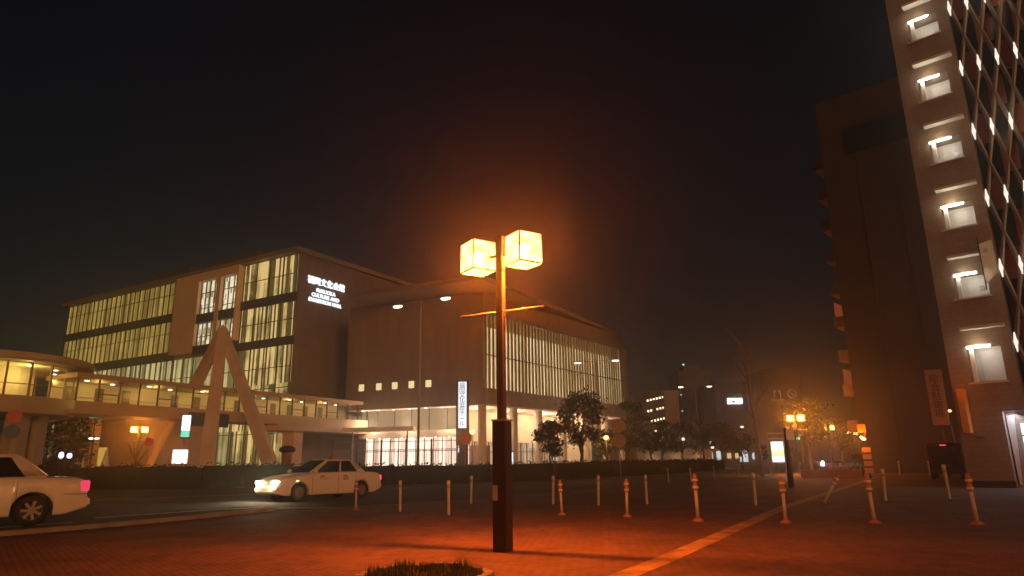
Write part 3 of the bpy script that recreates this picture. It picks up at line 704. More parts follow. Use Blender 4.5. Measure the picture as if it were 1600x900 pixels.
# ------------------------------------------------------------------ cars
def sedan(name, label, paint, glass_rows=True, kind='taxi'):
    Lh, W, Ht = 2.36, .85, 1.5
    t = thing(name, label, 'car')
    wx = (1.42, -1.36); wr_, ar = .32, .385
    def topz(x):
        pts = [(-2.36,.60),(-2.34,.80),(-2.28,.93),(-2.1,.975),(-1.5,1.0),(-1.0,1.02),(0,1.02),(.85,1.0),(1.3,.955),(1.9,.88),(2.15,.82),(2.3,.72),(2.36,.55)]
        for (a,za),(b,zb) in zip(pts, pts[1:]):
            if a <= x <= b: return za + (zb-za)*(x-a)/(b-a)
        return .6
    def hw(x):
        f = 1.0
        if x > 1.5: f -= .17*((x-1.5)/.86)**2.2
        if x < -1.6: f -= .12*((-x-1.6)/.76)**2.2
        return W*f
    def botz(x):
        z = .21
        if x > 2.0: z = .21 + .09*(x-2.0)/.36
        if x < -1.95: z = .21 + .13*(-x-1.95)/.41
        for q in wx:
            if abs(x-q) < ar: z = max(z, wr_ + math.sqrt(ar*ar-(x-q)**2)*.98)
        return z
    xs = sorted(set([round(-2.36+i*.12,3) for i in range(40) if -2.36+i*.12 <= 2.36] + [2.36,2.33,2.28,-2.34,-2.30] +
                    [round(q+ar*math.cos(R(a)),3) for q in wx for a in range(0,181,12)] + [round(q+s*(ar+.005),3) for q in wx for s in (-1,1)]))
    mb = MB(); ringn = 0; prev = None
    for x in xs:
        w0, zt, zb = hw(x), topz(x), botz(x); zm = zb + (zt-zb)*.45
        half = [(0,zb),(w0*.80,zb),(w0*.965,zb),(w0*.985,zb+min(.05,(zt-zb)*.15)),(w0,zm),(w0*.985,zb+(zt-zb)*.78),(w0*.95,zt-.035),(w0*.88,zt),(w0*.5,zt+.018),(0,zt+.025)]
        full = [(x,-y,z) for y,z in half] + [(x,y,z) for y,z in half[-2:0:-1]]
        o = len(mb.v); mb.v += full; n = len(full)
        if prev is not None: mb.f += [(prev+i, prev+(i+1)%n, o+(i+1)%n, o+i) for i in range(n)]
        else: mb.f.append(tuple(range(o+n-1,o-1,-1)))
        prev = o
    mb.f.append(tuple(range(prev, prev+n)))
    mb.build('body', paint, t, smooth=True)
    # greenhouse
    zb, zr = 1.0, Ht
    base = [(-1.62,.73),(1.02,.73)]; top = [(-1.02,.575),(.12,.575)]
    mb = MB()
    v = [(-1.62,-.74,zb),(1.02,-.74,zb),(1.02,.74,zb),(-1.62,.74,zb),(-1.0,-.575,zr),(.14,-.575,zr),(.14,.575,zr),(-1.0,.575,zr)]
    mb.add(v, [(0,3,2,1),(4,5,6,7),(0,1,5,4),(1,2,6,5),(2,3,7,6),(3,0,4,7)])
    mb.build('cabin', paint, t, smooth=True, bevel=.055)
    V = [Vector(q) for q in v]
    def panel(nm, a, b, c, d, off=.008, m=glassd):
        nrm = (b-a).cross(d-a).normalized()
        cen = (V[0]+V[6])/2
        if nrm.dot((a+c)/2-cen) < 0: nrm = -nrm
        mb = MB(); P = [a,b,c,d]; Q = [p+nrm*off for p in P]; P = [p-nrm*.02 for p in P]
        mb.add([tuple(p) for p in P]+[tuple(q) for q in Q], [(3,2,1,0),(4,5,6,7),(0,1,5,4),(1,2,6,5),(2,3,7,6),(3,0,4,7)])
        return mb.build(nm, m, t)
    def bil(a,b,c,d,u,v_): return (a*(1-u)+b*u)*(1-v_) + (d*(1-u)+c*u)*v_
    def sub(nm, a,b,c,d, u0,u1,v0,v1): return panel(nm, bil(a,b,c,d,u0,v0), bil(a,b,c,d,u1,v0), bil(a,b,c,d,u1,v1), bil(a,b,c,d,u0,v1))
    sub('windscreen', V[1],V[2],V[6],V[5], .07,.93,.06,.92)
    sub('rear_window', V[3],V[0],V[4],V[7], .08,.92,.10,.90)
    for A in ((V[0],V[1],V[5],V[4]), (V[3],V[2],V[6],V[7])):
        sub('side_window', *A, .50,.905,.05,.86); sub('side_window', *A, .17,.465,.05,.86)
    # wheels
    for q in wx:
        for sy in (-1, 1):
            wh = bpy.data.objects.new('wheel', None); COL.objects.link(wh); wh.parent = t; wh.location = (q, sy*.74, wr_)
            M = Matrix.Rotation(R(90),4,'X')
            MB().lathe([(.20,-.10),(.30,-.10),(.32,-.07),(.32,.07),(.30,.10),(.20,.10),(.20,-.10)], 28, M, cap=False).build('tyre', black, wh, smooth=True)
            mb = MB()
            if kind == 'taxi':
                mb.lathe([(.205,-.075),(.19,-.085),(.12,-.10),(.05,-.105),(.02,-.11)] if sy < 0 else [(.205,.075),(.19,.085),(.12,.10),(.05,.105),(.02,.11)], 24, Matrix.Rotation(R(-90),4,'X') if sy > 0 else Matrix.Rotation(R(-90),4,'X'))
                mb.build('rim', hubm, wh, smooth=True)
            else:
                mb.torus((0,0,0), .20, .022, 'y', 24, 8)
                for k in range(7):
                    Mk = Matrix.Rotation(2*math.pi*k/7,4,'Y'); mb.box(.03,.20,-.03,.03,-.030,.030, Matrix.Translation((0,sy*.05,0)) @ Mk)
                mb.lathe([(.06,-.05),(.06,.05)], 12, Matrix.Translation((0,sy*.05,0)) @ M)
                mb.build('rim', rimm, wh, smooth=False)
                MB().lathe([(.195,-.02),(.195,.0)], 24, Matrix.Translation((0,-sy*.03,0)) @ M).build('brake_disc', black, wh)
    # trim
    for sy in (-1, 1):
        for x in (-.62, .42): MB().box(x,x+.17,sy*.855-.015,sy*.855+.015,.86,.895).build('door_handle', dkpanel if kind == 'taxi' else chrome, t, bevel=.006)
        mb = MB()
        for x in (-.22,.92,-1.05): mb.box(x-.004,x+.004,sy*.848-.006,sy*.848+.006,.26,.93)
        mb.build('door_seam', dkpanel, t)
        MB().box(-.9,.9,sy*.853-.008,sy*.853+.008,.50,.535).build('side_trim', paint, t)
        MB().box(.80,.93,sy*.90-.09,sy*.90+.09,1.0,1.13).build('wing_mirror', paint, t, bevel=.03)
    MB().box(2.335,2.375,-.40,.40,.60,.72).build('grille', dkpanel, t)
    MB().box(2.31,2.42,-.68,.68,.32,.50).build('front_bumper', paint, t, bevel=.04)
    MB().box(-2.43,-2.30,-.72,.72,.36,.56).build('rear_bumper', paint, t, bevel=.04)
    MB().box(-2.375,-2.33,-.27,.27,.64,.80).build('number_plate', white, t)
    return t
headm = em('headlight', (1,.90,.62), 45.0)
indic = em('indicator', (1,.75,.35), 2.2)
tailm = em('taillight_red', (1,.05,.14), 2.0)
taild = mat('taillight_off', (.12,.01,.015), .5, spec=.2)
taxi = sedan('taxi', 'white taxi with headlights on driving left along the road', carwhite)
taxi['category'] = 'taxi'
for sy in (-1, 1):
    MB().box(2.20,2.37,sy*.58-.14,sy*.58+.14,.60,.74).build('headlight', headm, taxi, bevel=.02)
    MB().box(1.50,1.62,sy*.838-.012,sy*.838+.014,.70,.745).build('side_indicator', indic, taxi)
    MB().box(-2.385,-2.26,sy*.63-.11,sy*.63+.11,.66,.86).build('taillight', tailm, taxi, bevel=.015)
MB().box(-.62,-.38,-.17,.17,1.51,1.63).build('roof_lamp', mat('roof_lamp_shell', (.45,.20,.10), .4), taxi, bevel=.03)
MB().tube((-1.35,-.5,1.0),(-1.65,-.5,1.50),.006).build('aerial', black, taxi)
TX = Matrix.Rotation(R(180),4,'Z') @ UPRIGHT
text_obj('door_lettering', 'タクシー', .15, mat('door_ink', (.35,.16,.06), .5), taxi, Matrix.Translation((.35,.862,.79)) @ TX, .003)
text_obj('door_lettering', '福岡', .13, MATS['door_ink'], taxi, Matrix.Translation((-.55,.862,.76)) @ TX, .003)
for sy in (-1,1): point('headlight_glow', (2.5,sy*.58,.67), 45, (1,.72,.38), taxi, r=.05); point('headlight_beam', (2.55,sy*.58,.66), 60, (1,.80,.50), taxi, r=.06, spot=R(110), direction=(1,0,-.12))
hd = Vector((-.66,-.75,0)); taxi.location = (-7.62,27.75,0); taxi.rotation_euler = (0,0,math.atan2(hd.y,hd.x))
car2 = sedan('sedan_car', 'large white sedan cut by the left edge with a lit red tail lamp', carwhite, kind='sedan')
for sy in (-1, 1):
    MB().box(-2.385,-2.20,sy*.66-.12,sy*.66+.13,.68,.92).build('taillight', em('taillight_pink', (1,.07,.16), .85) if sy == -1 else MATS['taillight_pink'], car2, bevel=.02)
    MB().box(2.20,2.37,sy*.58-.14,sy*.58+.14,.60,.74).build('headlight', white, car2)
    MB().box(-2.34,-1.9,sy*.845-.03,sy*.845,.63,.65).build('chrome_strip', chrome, car2)
hd2 = Vector((-.80,-.60,0)); car2.rotation_euler = (0,0,math.atan2(hd2.y,hd2.x)); car2.scale = (1.09,1.07,1.09)
lw = gnd(45,822); ln = Vector((-hd2.y,hd2.x,0))
car2.location = lw + hd2*1.36*1.09 - ln*.80
van = thing('parked_van', 'tall dark parked van with one dim red lamp beside the apartment tower', 'van')
prof = [(-2.1,.32),(-2.16,.6),(-2.12,1.3),(-1.98,1.98),(-1.8,2.06),(.9,2.06),(1.25,1.95),(1.75,1.28),(2.1,1.08),(2.18,.7),(2.15,.32)]
mb = MB(); vs = []
for sy in (-.84, .84):
    for x, z in prof: vs.append((x, sy*(1 if z < 1.3 else .94), z))
n_ = len(prof); mb.add(vs, [tuple(range(n_)), tuple(range(2*n_-1,n_-1,-1))] + [(i,(i+1)%n_,n_+(i+1)%n_,n_+i) for i in range(n_)])
mb.build('body', mat('van_paint', (.012,.012,.014), .65, spec=.15), van, bevel=.05)
MB().box(-2.13,-2.06,-.62,.62,1.32,1.86).build('rear_window', glassd, van)
for sy in (-1,1):
    MB().box(-1.7,.7,sy*.83-.008,sy*.83+.008,1.34,1.84).build('side_window', glassd, van)
    MB().box(-2.19,-2.08,sy*.74-.07,sy*.74+.07,.85,1.25).build('taillight', taild, van)
    for x in (-1.35,1.35): MB().lathe([(.20,-.10),(.31,-.10),(.33,-.06),(.33,.06),(.31,.10),(.20,.10)], 22, Matrix.Translation((x,sy*.74,.33)) @ Matrix.Rotation(R(90),4,'X')).build('wheel', black, van)
MB().box(-2.06,-1.99,-.16,.16,1.90,1.96).build('brake_lamp', em('taillight_dim', (1,.10,.12), 1.2), van)
MB().box(-2.24,-2.12,-.82,.82,.36,.56).build('rear_bumper', black, van, bevel=.03); MB().box(-2.19,-2.165,-.26,.26,.70,.86).build('number_plate', mat('dull_plate', (.12,.12,.11), .8, spec=.1), van)
van.location = gnd(1490,750) + Vector((1.2,2.2,0)); van.rotation_euler = (0,0,R(55))

# ------------------------------------------------------------------ highway lights
def hwy_lamp():
    t = thing('road_light', 'x', 'road light', (0,0,0), 0, 'tall double arm road lights')
    MB().tube((0,0,0),(0,0,12.4),.10,.055,n=12).build('pole', greymetal, t, smooth=True)
    MB().tube((-2.1,0,12.75),(2.1,0,12.75),.03).build('arm', greymetal, t)
    MB().tube((0,0,12.3),(0,0,12.78),.06).build('cap', greymetal, t)
    for sx in (-1,1):
        h = MB().lathe([(.10,.0),(.26,-.06),(.30,-.12),(.10,-.13)], 14, Matrix.Diagonal((1.5,.8,1,1))).build('lamp_head', greymetal, t, loc=(sx*2.25,0,12.80))
        MB().lathe([(.22,-.20),(.25,-.135)], 14, Matrix.Diagonal((1.6,.9,1,1))).build('lamp_glass', em('road_lamp_glass', (1,.92,.62), 9.0) if 'road_lamp_glass' not in MATS else MATS['road_lamp_glass'], h)
        point('road_lamp', (0,0,-.4), 12, (1,.85,.5), h, r=.15)
    return t
hl = hwy_lamp()
for i, (px, py, rz, lab) in enumerate([(658,474,R(-32),'tall thin double arm road light rising in front of the hall front wall'),
                           (932,566,R(-20),'double arm road light in front of the slatted side of the hall'),
                           (1086,605,R(-8),'farthest double arm road light standing before the distant dark tower')]):
    p = gnd(px, py, 12.6); p.z = 0; place(hl, i == 0, p, rz, lab)

# ------------------------------------------------------------------ hedges and trees
def leaf_quads(mb, centre, n, sp, size, rn):
    for _ in range(n):
        p = Vector((rn.gauss(0,sp[0]), rn.gauss(0,sp[1]), rn.gauss(0,sp[2]))) + centre
        a = Vector((rn.uniform(-1,1),rn.uniform(-1,1),rn.uniform(-1,1))).normalized(); b = a.orthogonal().normalized()
        s = size*rn.uniform(.6,1.4); c = a.cross(b)
        mb.add([tuple(p-b*s),tuple(p-c*s*.45),tuple(p+b*s),tuple(p+c*s*.45)], [(0,1,2,3)])
def hedge(pts, h, wd, label, seed):
    rn = random.Random(seed)
    t = thing('hedge', label, 'hedge', (pts[0][0], pts[0][1], 0)); o0 = Vector((pts[0][0],pts[0][1],0))
    mb = MB(); lf = MB()
    P = [Vector((x,y,0))-o0 for x,y in pts]
    for a, b in zip(P, P[1:]):
        Lg = (b-a).length; n = max(2,int(Lg/1.2)); d = (b-a).normalized(); nr = Vector((-d.y,d.x,0))
        for i in range(n):
            p = a + (b-a)*((i+.5)/n); hh = h*rn.uniform(.86,.98)
            M = Matrix.Translation(p) @ Matrix.Rotation(math.atan2(d.y,d.x),4,'Z')
            mb.box(-Lg/n*.56,Lg/n*.56,-wd*.42,wd*.42,0,hh*.9,M)
            for k in range(95):
                q = p + d*rn.uniform(-.65,.65) + nr*rn.uniform(-wd/2,wd/2) * 1.0 + Vector((0,0,hh*(1-rn.random()**2*.95)))
                if rn.random() < .5: q = p + d*rn.uniform(-.65,.65) - nr*(wd/2) * (1 if nr.dot(Vector((0,-1,0))) < 0 else -1) * -1 + Vector((0,0,rn.uniform(0,hh)))
                leaf_quads(lf, q, 1, (.05,.05,.05), .11, rn)
    mb.build('hedge_core', hedgem, t); lf.build('foliage', hedgem, t)
    return t
hedge([(-34,43),(-27,44),(-19,43.5),(-13,44.5)], 1.55, 2.2, 'long dark clipped hedge on the far side of the road behind the taxi', 1)
hedge([(-12.6,44.6),(-8,46),(-3,50),(2.0,54)], 1.35, 2.0, 'dark hedge between the taxi and the foreground lamp below the hall entrance', 2)
hedge([(2.4,54.5),(8,61),(14,70),(21,82),(27,93)], 1.45, 2.0, 'dark hedge under the thin trees running off into the distance', 3)

def make_tree(name, label, h, cr, trunk_h, n_cl, n_leaf, leafmat, lsize, seed, squash=.8, barkmat=barkm, cat='tree', group=None):
    rn = random.Random(seed)
    t = thing(name, label, cat, (0,0,0), 0, group)
    mb = MB(); pts = [Vector((0,0,0))]
    k = 4; 
    for i in range(1,k+1): pts.append(Vector((rn.uniform(-.12,.12)*i*.4, rn.uniform(-.12,.12)*i*.4, trunk_h*1.25*i/k)))
    r0 = .028*h
    for i in range(k): mb.tube(pts[i], pts[i+1], r0*(1-.14*i), r0*(1-.14*(i+1)), n=8)
    cc = Vector((0,0,trunk_h + (h-trunk_h)*.5)); ends = []
    for i in range(n_cl):
        a = rn.uniform(0,6.283); u = rn.uniform(-1,1); rr = cr*(.45+.55*rn.random())*math.sqrt(max(.12,1-u*u*.85))
        ends.append(Vector((rr*math.cos(a), rr*math.sin(a), cc.z + u*(h-trunk_h)*.5*.9)))
    for e in ends:
        st = pts[-1]*rn.uniform(.62,1.0); mid = (st+e)/2 + Vector((0,0,rn.uniform(-.1,.25)))
        mb.tube(st, mid, r0*.32, r0*.2, n=5, cap=False); mb.tube(mid, e, r0*.2, r0*.06, n=5, cap=False)
    mb.build('trunk', barkmat, t)
    lf = MB()
    for e in ends:
        s = cr*rn.uniform(.15,.30); leaf_quads(lf, e, n_leaf, (s, s, s*.7), lsize, rn)
    lf.build('crown', leafmat, t)
    return t
def tree_at(px, Y, top_py, crown_px, trunk_frac, label, m=leafd, ncl=16, nl=130, seed=1, lsize=.16, name='tree', group='trees in front of the hall'):
    p = atY(px,725,Y); h = atY(px,top_py,Y).z; cr = crown_px*.5*Y*1.0/F
    t = make_tree(name, label, h, cr, h*trunk_frac, ncl, nl, m, lsize, seed, group=group); t.location = (p.x,p.y,0); return t
tree_at(910,62,614,62,.34,'tallest dark leafy tree standing before the slatted side of the hall',seed=3,ncl=22,nl=150)
tree_at(861,60,662,48,.40,'smaller dark round tree left of the tallest tree, before the hall columns',seed=4)
tree_at(986,72,628,46,.32,'dark narrow tree behind the tall round sign pole',seed=5)
tree_at(950,74,668,44,.34,'low dark tree just right of the tallest tree around the orange glow',seed=6,m=leafm)
for i, (px, Y, ty, cw, lab) in enumerate([(1018,84,650,46,'thin dark tree in front of the garden wall below the dotted apartment lights'),
    (1036,92,660,40,'thin dark tree right beneath the brown side of the distant apartment block'),
    (1068,96,662,46,'dark tree at the foot of the distant dark tower, left side'),
    (1100,100,655,50,'dark tree at the foot of the distant dark tower, right side'),
    (1130,96,662,44,'dark tree under the distant white rooftop sign'),
    (1160,92,668,40,'low dark tree just left of the pale bare tree')]):
    tree_at(px,Y,ty,cw,.38,lab,seed=20+i,ncl=13,nl=90,lsize=.2)
tree_at(1268,64,632,62,.42,'orange lit tree beside the nearest far twin lantern lamp',m=leafm,seed=31,ncl=20,nl=120,group=None)
tree_at(1318,98,655,56,.4,'dim tree beyond the second and third far lanterns',m=leafm,seed=32,ncl=14,nl=90,group=None)
tree_at(98,56,650,74,.18,'dark bushy tree under the left end of the footbridge',seed=33,ncl=20,nl=150,group=None)
tree_at(1212,88,690,44,.3,'low dark tree behind the lit advertising board',seed=35,ncl=12,nl=80,group=None)
# pale bare tree
bt = thing('bare_tree', 'tall thin pale bare tree rising past the dark sky right of the distant tower', 'tree', gnd(1191,745))
hb = atY(1178,525,bt.location.y).z; rn = random.Random(5)
mb = MB(); P = [Vector((0,0,0)),Vector((-.05,0,hb*.3)),Vector((-.25,.1,hb*.6)),Vector((-.45,.1,hb*.82)),Vector((-.7,.1,hb))]
for i in range(4): mb.tube(P[i],P[i+1],.17-.035*i,.17-.035*(i+1),n=8)
br_ = MB()
for i in range(16):
    f = rn.uniform(.35,.98); b = P[0].lerp(P[4], f); a = rn.uniform(0,6.28); l = hb*.24*(1.2-f*.6)
    e = b + Vector((math.cos(a)*l*.8, math.sin(a)*l*.5, l*.9)); br_.tube(b,e,.05,.015,n=5,cap=False)
    for k in range(3):
        c = b.lerp(e, rn.uniform(.4,.95)); br_.tube(c, c+Vector((rn.uniform(-.7,.7),rn.uniform(-.4,.4),rn.uniform(.3,.9))), .018,.006,n=4,cap=False)
mb.build('trunk', barkpale, bt, smooth=True); br_.build('branches', barkpale, bt)
# small bare tree under the left lamp
p = gnd(213,727); 
st = thing('bare_tree', 'small leafless tree under the twin lantern below the footbridge', 'tree', (atY(212,720,56).x,56,0))
mb = MB(); mb.tube((0,0,0),(0,0,1.6),.10,.08)
for i in range(9):
    a = i*.75; mb.tube((0,0,1.3+.1*i),(math.cos(a)*.9,math.sin(a)*.5,2.6+.15*i),.05,.015,n=5)
mb.build('trunk', barkm, st)

# ------------------------------------------------------------------ signs, boards, small street furniture
def round_sign(px, Y, top_py, discs, label, facem, rad=.33):
    p = atY(px,725,Y); zt = atY(px,top_py,Y).z
    t = thing('road_sign', label, 'road sign', (p.x,p.y,0), math.atan2(-p.x,p.y))
    MB().tube((0,0,0),(0,0,zt),.03,n=8).build('pole', greymetal, t, smooth=True)
    for i in range(discs):
        MB().lathe([(rad*.98,-.012),(rad,.0),(rad*.98,.012)], 24, Matrix.Translation((0,-.05,zt-rad-i*2.1*rad)) @ Matrix.Rotation(R(90),4,'X')).build('sign_disc', facem[i % len(facem)], t)
    return t
round_sign(969,29.6,654,2,'tall thin pole with two round sign discs seen from behind beside the dark trees',[signback],.30)
round_sign(10,30.0,640,2,'round red and blue road sign pair above the white sedan at the left edge',[signred,signblue],.30)
round_sign(229,52,684,1,'small round red road sign left of the pylon leg under the footbridge',[signred],.33)
round_sign(727,56.0,675,1,'round orange traffic mirror below the tall white lit sign',[mirrororange],.50)
# lit green and white sign near the pylon
p = atY(288,690,50)
t = thing('lit_sign', 'narrow white lit sign with green foot in front of the pylon leg', 'sign', (p.x,p.y,0), math.atan2(-p.x,p.y))
z1, z0 = atY(288,649,50).z, atY(288,683,50).z
MB().box(-.36,.36,-.1,.1,z0-.1,z1+.1).build('sign_box', dkmetal, t); MB().box(-.28,.28,-.125,-.102,z0+.45,z1).build('light_panel', em('cool_white_panel', (.80,.97,1.0), 1.8), t)
MB().box(-.28,.28,-.125,-.102,z0,z0+.43).build('light_panel', em('green_panel', (.15,.75,.50), 1.2), t); MB().tube((0,0,0),(0,0,z0-.1),.06).build('post', greymetal, t)
p = atY(281,715,46)
t = thing('lit_notice_board', 'square white glowing board on short posts behind the hedge below the narrow lit sign', 'sign', (p.x,p.y,0), math.atan2(-p.x,p.y))
z1, z0 = atY(281,703,46).z, atY(281,724,46).z
MB().box(-.50,.50,-.06,.06,z0-.05,z1+.05).build('frame', greymetal, t); MB().box(-.44,.44,-.085,-.062,z0,z1).build('light_panel', em('board_white', (.85,.97,1.0), 2.6), t)
for x in (-.4,.4): MB().tube((x,0,0),(x,0,z0-.05),.04).build('post', greymetal, t)
# orange globe lamps near the hall
for px, py, Y, lab in ((947,684,70,'orange glowing globe lamp among the trees left of the round sign pole'),(738,675,66,'orange glowing globe lamp right of the tall white lit sign')):
    p = atY(px,py,Y); t = thing('globe_lamp', lab, 'lamp', (p.x,p.y,0), 0, 'orange globe lamps by the hall')
    MB().tube((0,0,0),(0,0,p.z-.22),.06).build('post', dkmetal, t, smooth=True); MB().lathe([(.10,p.z-.24),(.10,p.z-.2)],10).build('collar', dkmetal, t)
    MB().lathe([(.06,p.z-.2),(.2,p.z-.1),(.24,p.z),(.2,p.z+.12),(.03,p.z+.22)], 14).build('lamp_glass', em('globe_orange', (1,.52,.14), 6.0) if 'globe_orange' not in MATS else MATS['globe_orange'], t, smooth=True)
    point('lamp_light', (0,-.5,p.z), 260, (1,.36,.07), t, r=.2)
p = atY(797,712,66); t = thing('lit_poster_stand', 'small upright blue white lit poster stand between the hall columns', 'poster stand', (p.x,p.y,0))
MB().box(-.36,.36,-.08,.08,.1,2.3).build('case', dkmetal, t); MB().box(-.30,.30,-.11,-.082,.5,2.2).build('light_panel', em('poster_blue_white', (.75,.88,1.0), 1.5), t); MB().box(-.42,.42,-.2,.2,0,.098).build('foot', dkmetal, t)
# closed white parasol / cone
p = atY(164,727,46.5)
t = thing('traffic_cone_cover', 'pale pointed cone shaped cover standing behind the hedge', 'cone', (p.x,p.y,0))
zt = atY(167,700,46.5).z
MB().lathe([(.36,.9),(.34,1.2),(.16,zt*.75),(.02,zt)], 12).build('cover', white, t, smooth=True); MB().lathe([(.04,0),(.04,.95)],8).build('post', greymetal, t)
# mushroom post
p = atY(447,733,44)
t = thing('vent_post', 'mushroom shaped brown post with dark cap behind the hedge left of the taxi', 'post', (p.x,p.y,0))
zt = atY(447,696,44).z
MB().lathe([(.28,0),(.28,zt-.55),(.36,zt-.42)], 20).build('stem', mat('vent_brown', (.24,.13,.09), .7), t, smooth=True)
MB().lathe([(.40,zt-.42),(.52,zt-.34),(.50,zt-.16),(.30,zt-.04),(.02,zt)], 20).build('cap', dkmetal, t, smooth=True)
# pale path lamps at the left
pathl = em('path_lamp', (.80,1.0,.92), 5.0)
def path_lamp(px, py, Y, label):
    p = atY(px,py,Y); t = thing('path_lamp', label, 'lamp', (p.x,p.y,0), math.atan2(-p.x,p.y), 'pale path lamps under the footbridge')
    MB().tube((0,0,0),(0,0,p.z-.06),.05).build('pole', dkmetal, t); MB().box(-.34,.34,-.1,.1,p.z-.06,p.z).build('arm', dkmetal, t)
    for x in (-.2,.2): MB().lathe([(.13,p.z-.15),(.15,p.z-.065)], 12, Matrix.Translation((x,0,0))).build('lamp_glass', pathl, t)
path_lamp(59,684,52,'pale twin path lamp left of the dark bushy tree'); path_lamp(147,683,54,'pale twin path lamp right of the dark bushy tree')
vio = em('violet_lights', (.75,.70,1.0), 3.0)
for px, hh, lab in ((95,.42,'taller violet white light among the bush at left'),(108,.34,'smaller violet white light among the bush at left')):
    p = atY(px,716,48); t = thing('garden_light', lab, 'garden light', (p.x,p.y,0), 0, 'violet garden lights by the bush')
    MB().tube((0,0,0),(0,0,p.z),.03).build('post', dkmetal, t); MB().lathe([(.08,p.z),(.16,p.z+hh*.3),(.14,p.z+hh*.8),(.05,p.z+hh)], 10).build('lamp_glass', vio, t)
# green exit sign under bridge
p = atY(150,650,55); t = thing('exit_sign', 'small dim green lit sign under the footbridge', 'sign', (p.x,p.y,0), math.atan2(-p.x,p.y))
MB().box(-.45,.45,-.05,.05,p.z-.16,p.z+.16).build('light_panel', em('exit_green', (.25,.8,.35), .7), t); MB().tube((0,0,0),(0,0,p.z-.16),.04).build('post', dkmetal, t)
# advertising board (bus stop) at right
p = gnd(1219,744); Y = p.y
t = thing('bus_stop_board', 'white and green lit advertising board with a little roof beside a dark pole', 'advertising board', p, math.atan2(-p.x,p.y)+R(6))
z0, z1, zt = atY(1219,722,Y).z, atY(1219,690,Y).z, atY(1219,676,Y).z
MB().box(-.52,.52,-.09,.09,z0-.08,z1+.08).build('frame', greymetal, t)
def ad_mat():
    m, N, L = newmat('advert_light'); out = N.new('ShaderNodeOutputMaterial'); e = N.new('ShaderNodeEmission'); L.new(e.outputs[0], out.inputs[0]); e.inputs[1].default_value = 1.5
    tc = N.new('ShaderNodeTexCoord'); sp = N.new('ShaderNodeSeparateXYZ'); L.new(tc.outputs['Generated'], sp.inputs[0])
    r = N.new('ShaderNodeValToRGB'); c = r.color_ramp; c.elements[0].position = 0; c.elements[0].color = (.95,.75,.95,1); c.elements[1].position = 1; c.elements[1].color = (1,1,.98,1)
    for pos, col in ((.22,(.98,.9,.95,1)),(.32,(.60,.95,.30,1)),(.55,(.70,.98,.45,1)),(.68,(1,1,.95,1))): q = c.elements.new(pos); q.color = col
    L.new(sp.outputs['Z'], r.inputs[0]); L.new(r.outputs[0], e.inputs[0]); return m
MB().box(-.44,.44,-.115,-.092,z0,z1).build('light_panel', ad_mat(), t)
for x in (-.5,.5): MB().box(x-.04,x+.04,-.04,.04,0,z0-.08).build('leg', greymetal, t)
mb = MB(); mb.box(-.75,.6,-.5,.4,zt-.06,zt+.02); mb.box(-.7,-.63,-.05,.05,0,zt-.06); mb.box(-.70,.56,-.2,-.14,z1+.14,z1+.26); mb.build('shelter_roof', wallbeige, t)
area('board_glow', (0,-.4,(z0+z1)/2), (0,-1,-.2), .8, 1.2, 14, (.95,1,.9), t)
# dark post in front of the board
p = gnd(1237,762); t = thing('sign_post', 'dark thick pole with small white box right of the lit advertising board', 'pole', p)
zt = atY(1237,668,p.y).z
MB().lathe([(.13,0),(.13,1.4),(.09,1.45),(.075,zt)], 12).build('pole', dkmetal, t, smooth=True)
p2 = atY(1241,683,p.y); MB().box(-.02,.34,-.1,.1,p2.z-.12,p2.z+.35).build('small_box', white, t)
# traffic signal green
p = atY(1252,685,72); t = thing('traffic_signal', 'small green traffic light glowing under the orange lit tree', 'traffic light', (p.x,p.y,0), math.atan2(-p.x,p.y))
MB().tube((0,0,0),(0,0,p.z-.2),.07).build('pole', greymetal, t); MB().box(-.55,.55,-.12,.12,p.z-.2,p.z+.2).build('housing', dkmetal, t)
MB().lathe([(.16,-.02),(.16,.02)], 16, Matrix.Translation((-.3,-.14,p.z)) @ Matrix.Rotation(R(90),4,'X')).build('green_lamp', em('signal_green', (.05,.9,.55), 3.0), t)
# striped sign post with yellow sign and lamp
p = gnd(1360,748); Y = p.y; t = thing('striped_sign_post', 'post wrapped in pale stripes with a yellow sign and bright lamp on top', 'sign post', p, math.atan2(-p.x,p.y))
zt = atY(1355,663,Y).z
MB().lathe([(.10,0),(.10,.2),(.05,.25),(.05,zt-.4)], 10).build('pole', dkmetal, t)
mb = MB()
for i in range(4): mb.box(-.24,.24,-.10,.10,.35+i*.42,.35+i*.42+.30)
mb.build('striped_panels', mat('striped_pale', (.55,.42,.33), .6), t)
z0 = atY(1355,676,Y).z; MB().box(-.34,.12,-.04,.04,z0,zt).build('yellow_sign', signyellow, t)
zl = atY(1356,685,Y).z; MB().lathe([(.05,-.1),(.2,0),(.16,.1)], 12, Matrix.Translation((-.12,-.12,zl)) @ Matrix.Rotation(R(35),4,'Y')).build('lamp_glass', em('sod_lamp', (1,.62,.2), 5.0), t)
point('post_lamp', (-.12,-.5,zl+.1), 120, SOD, t, r=.1)
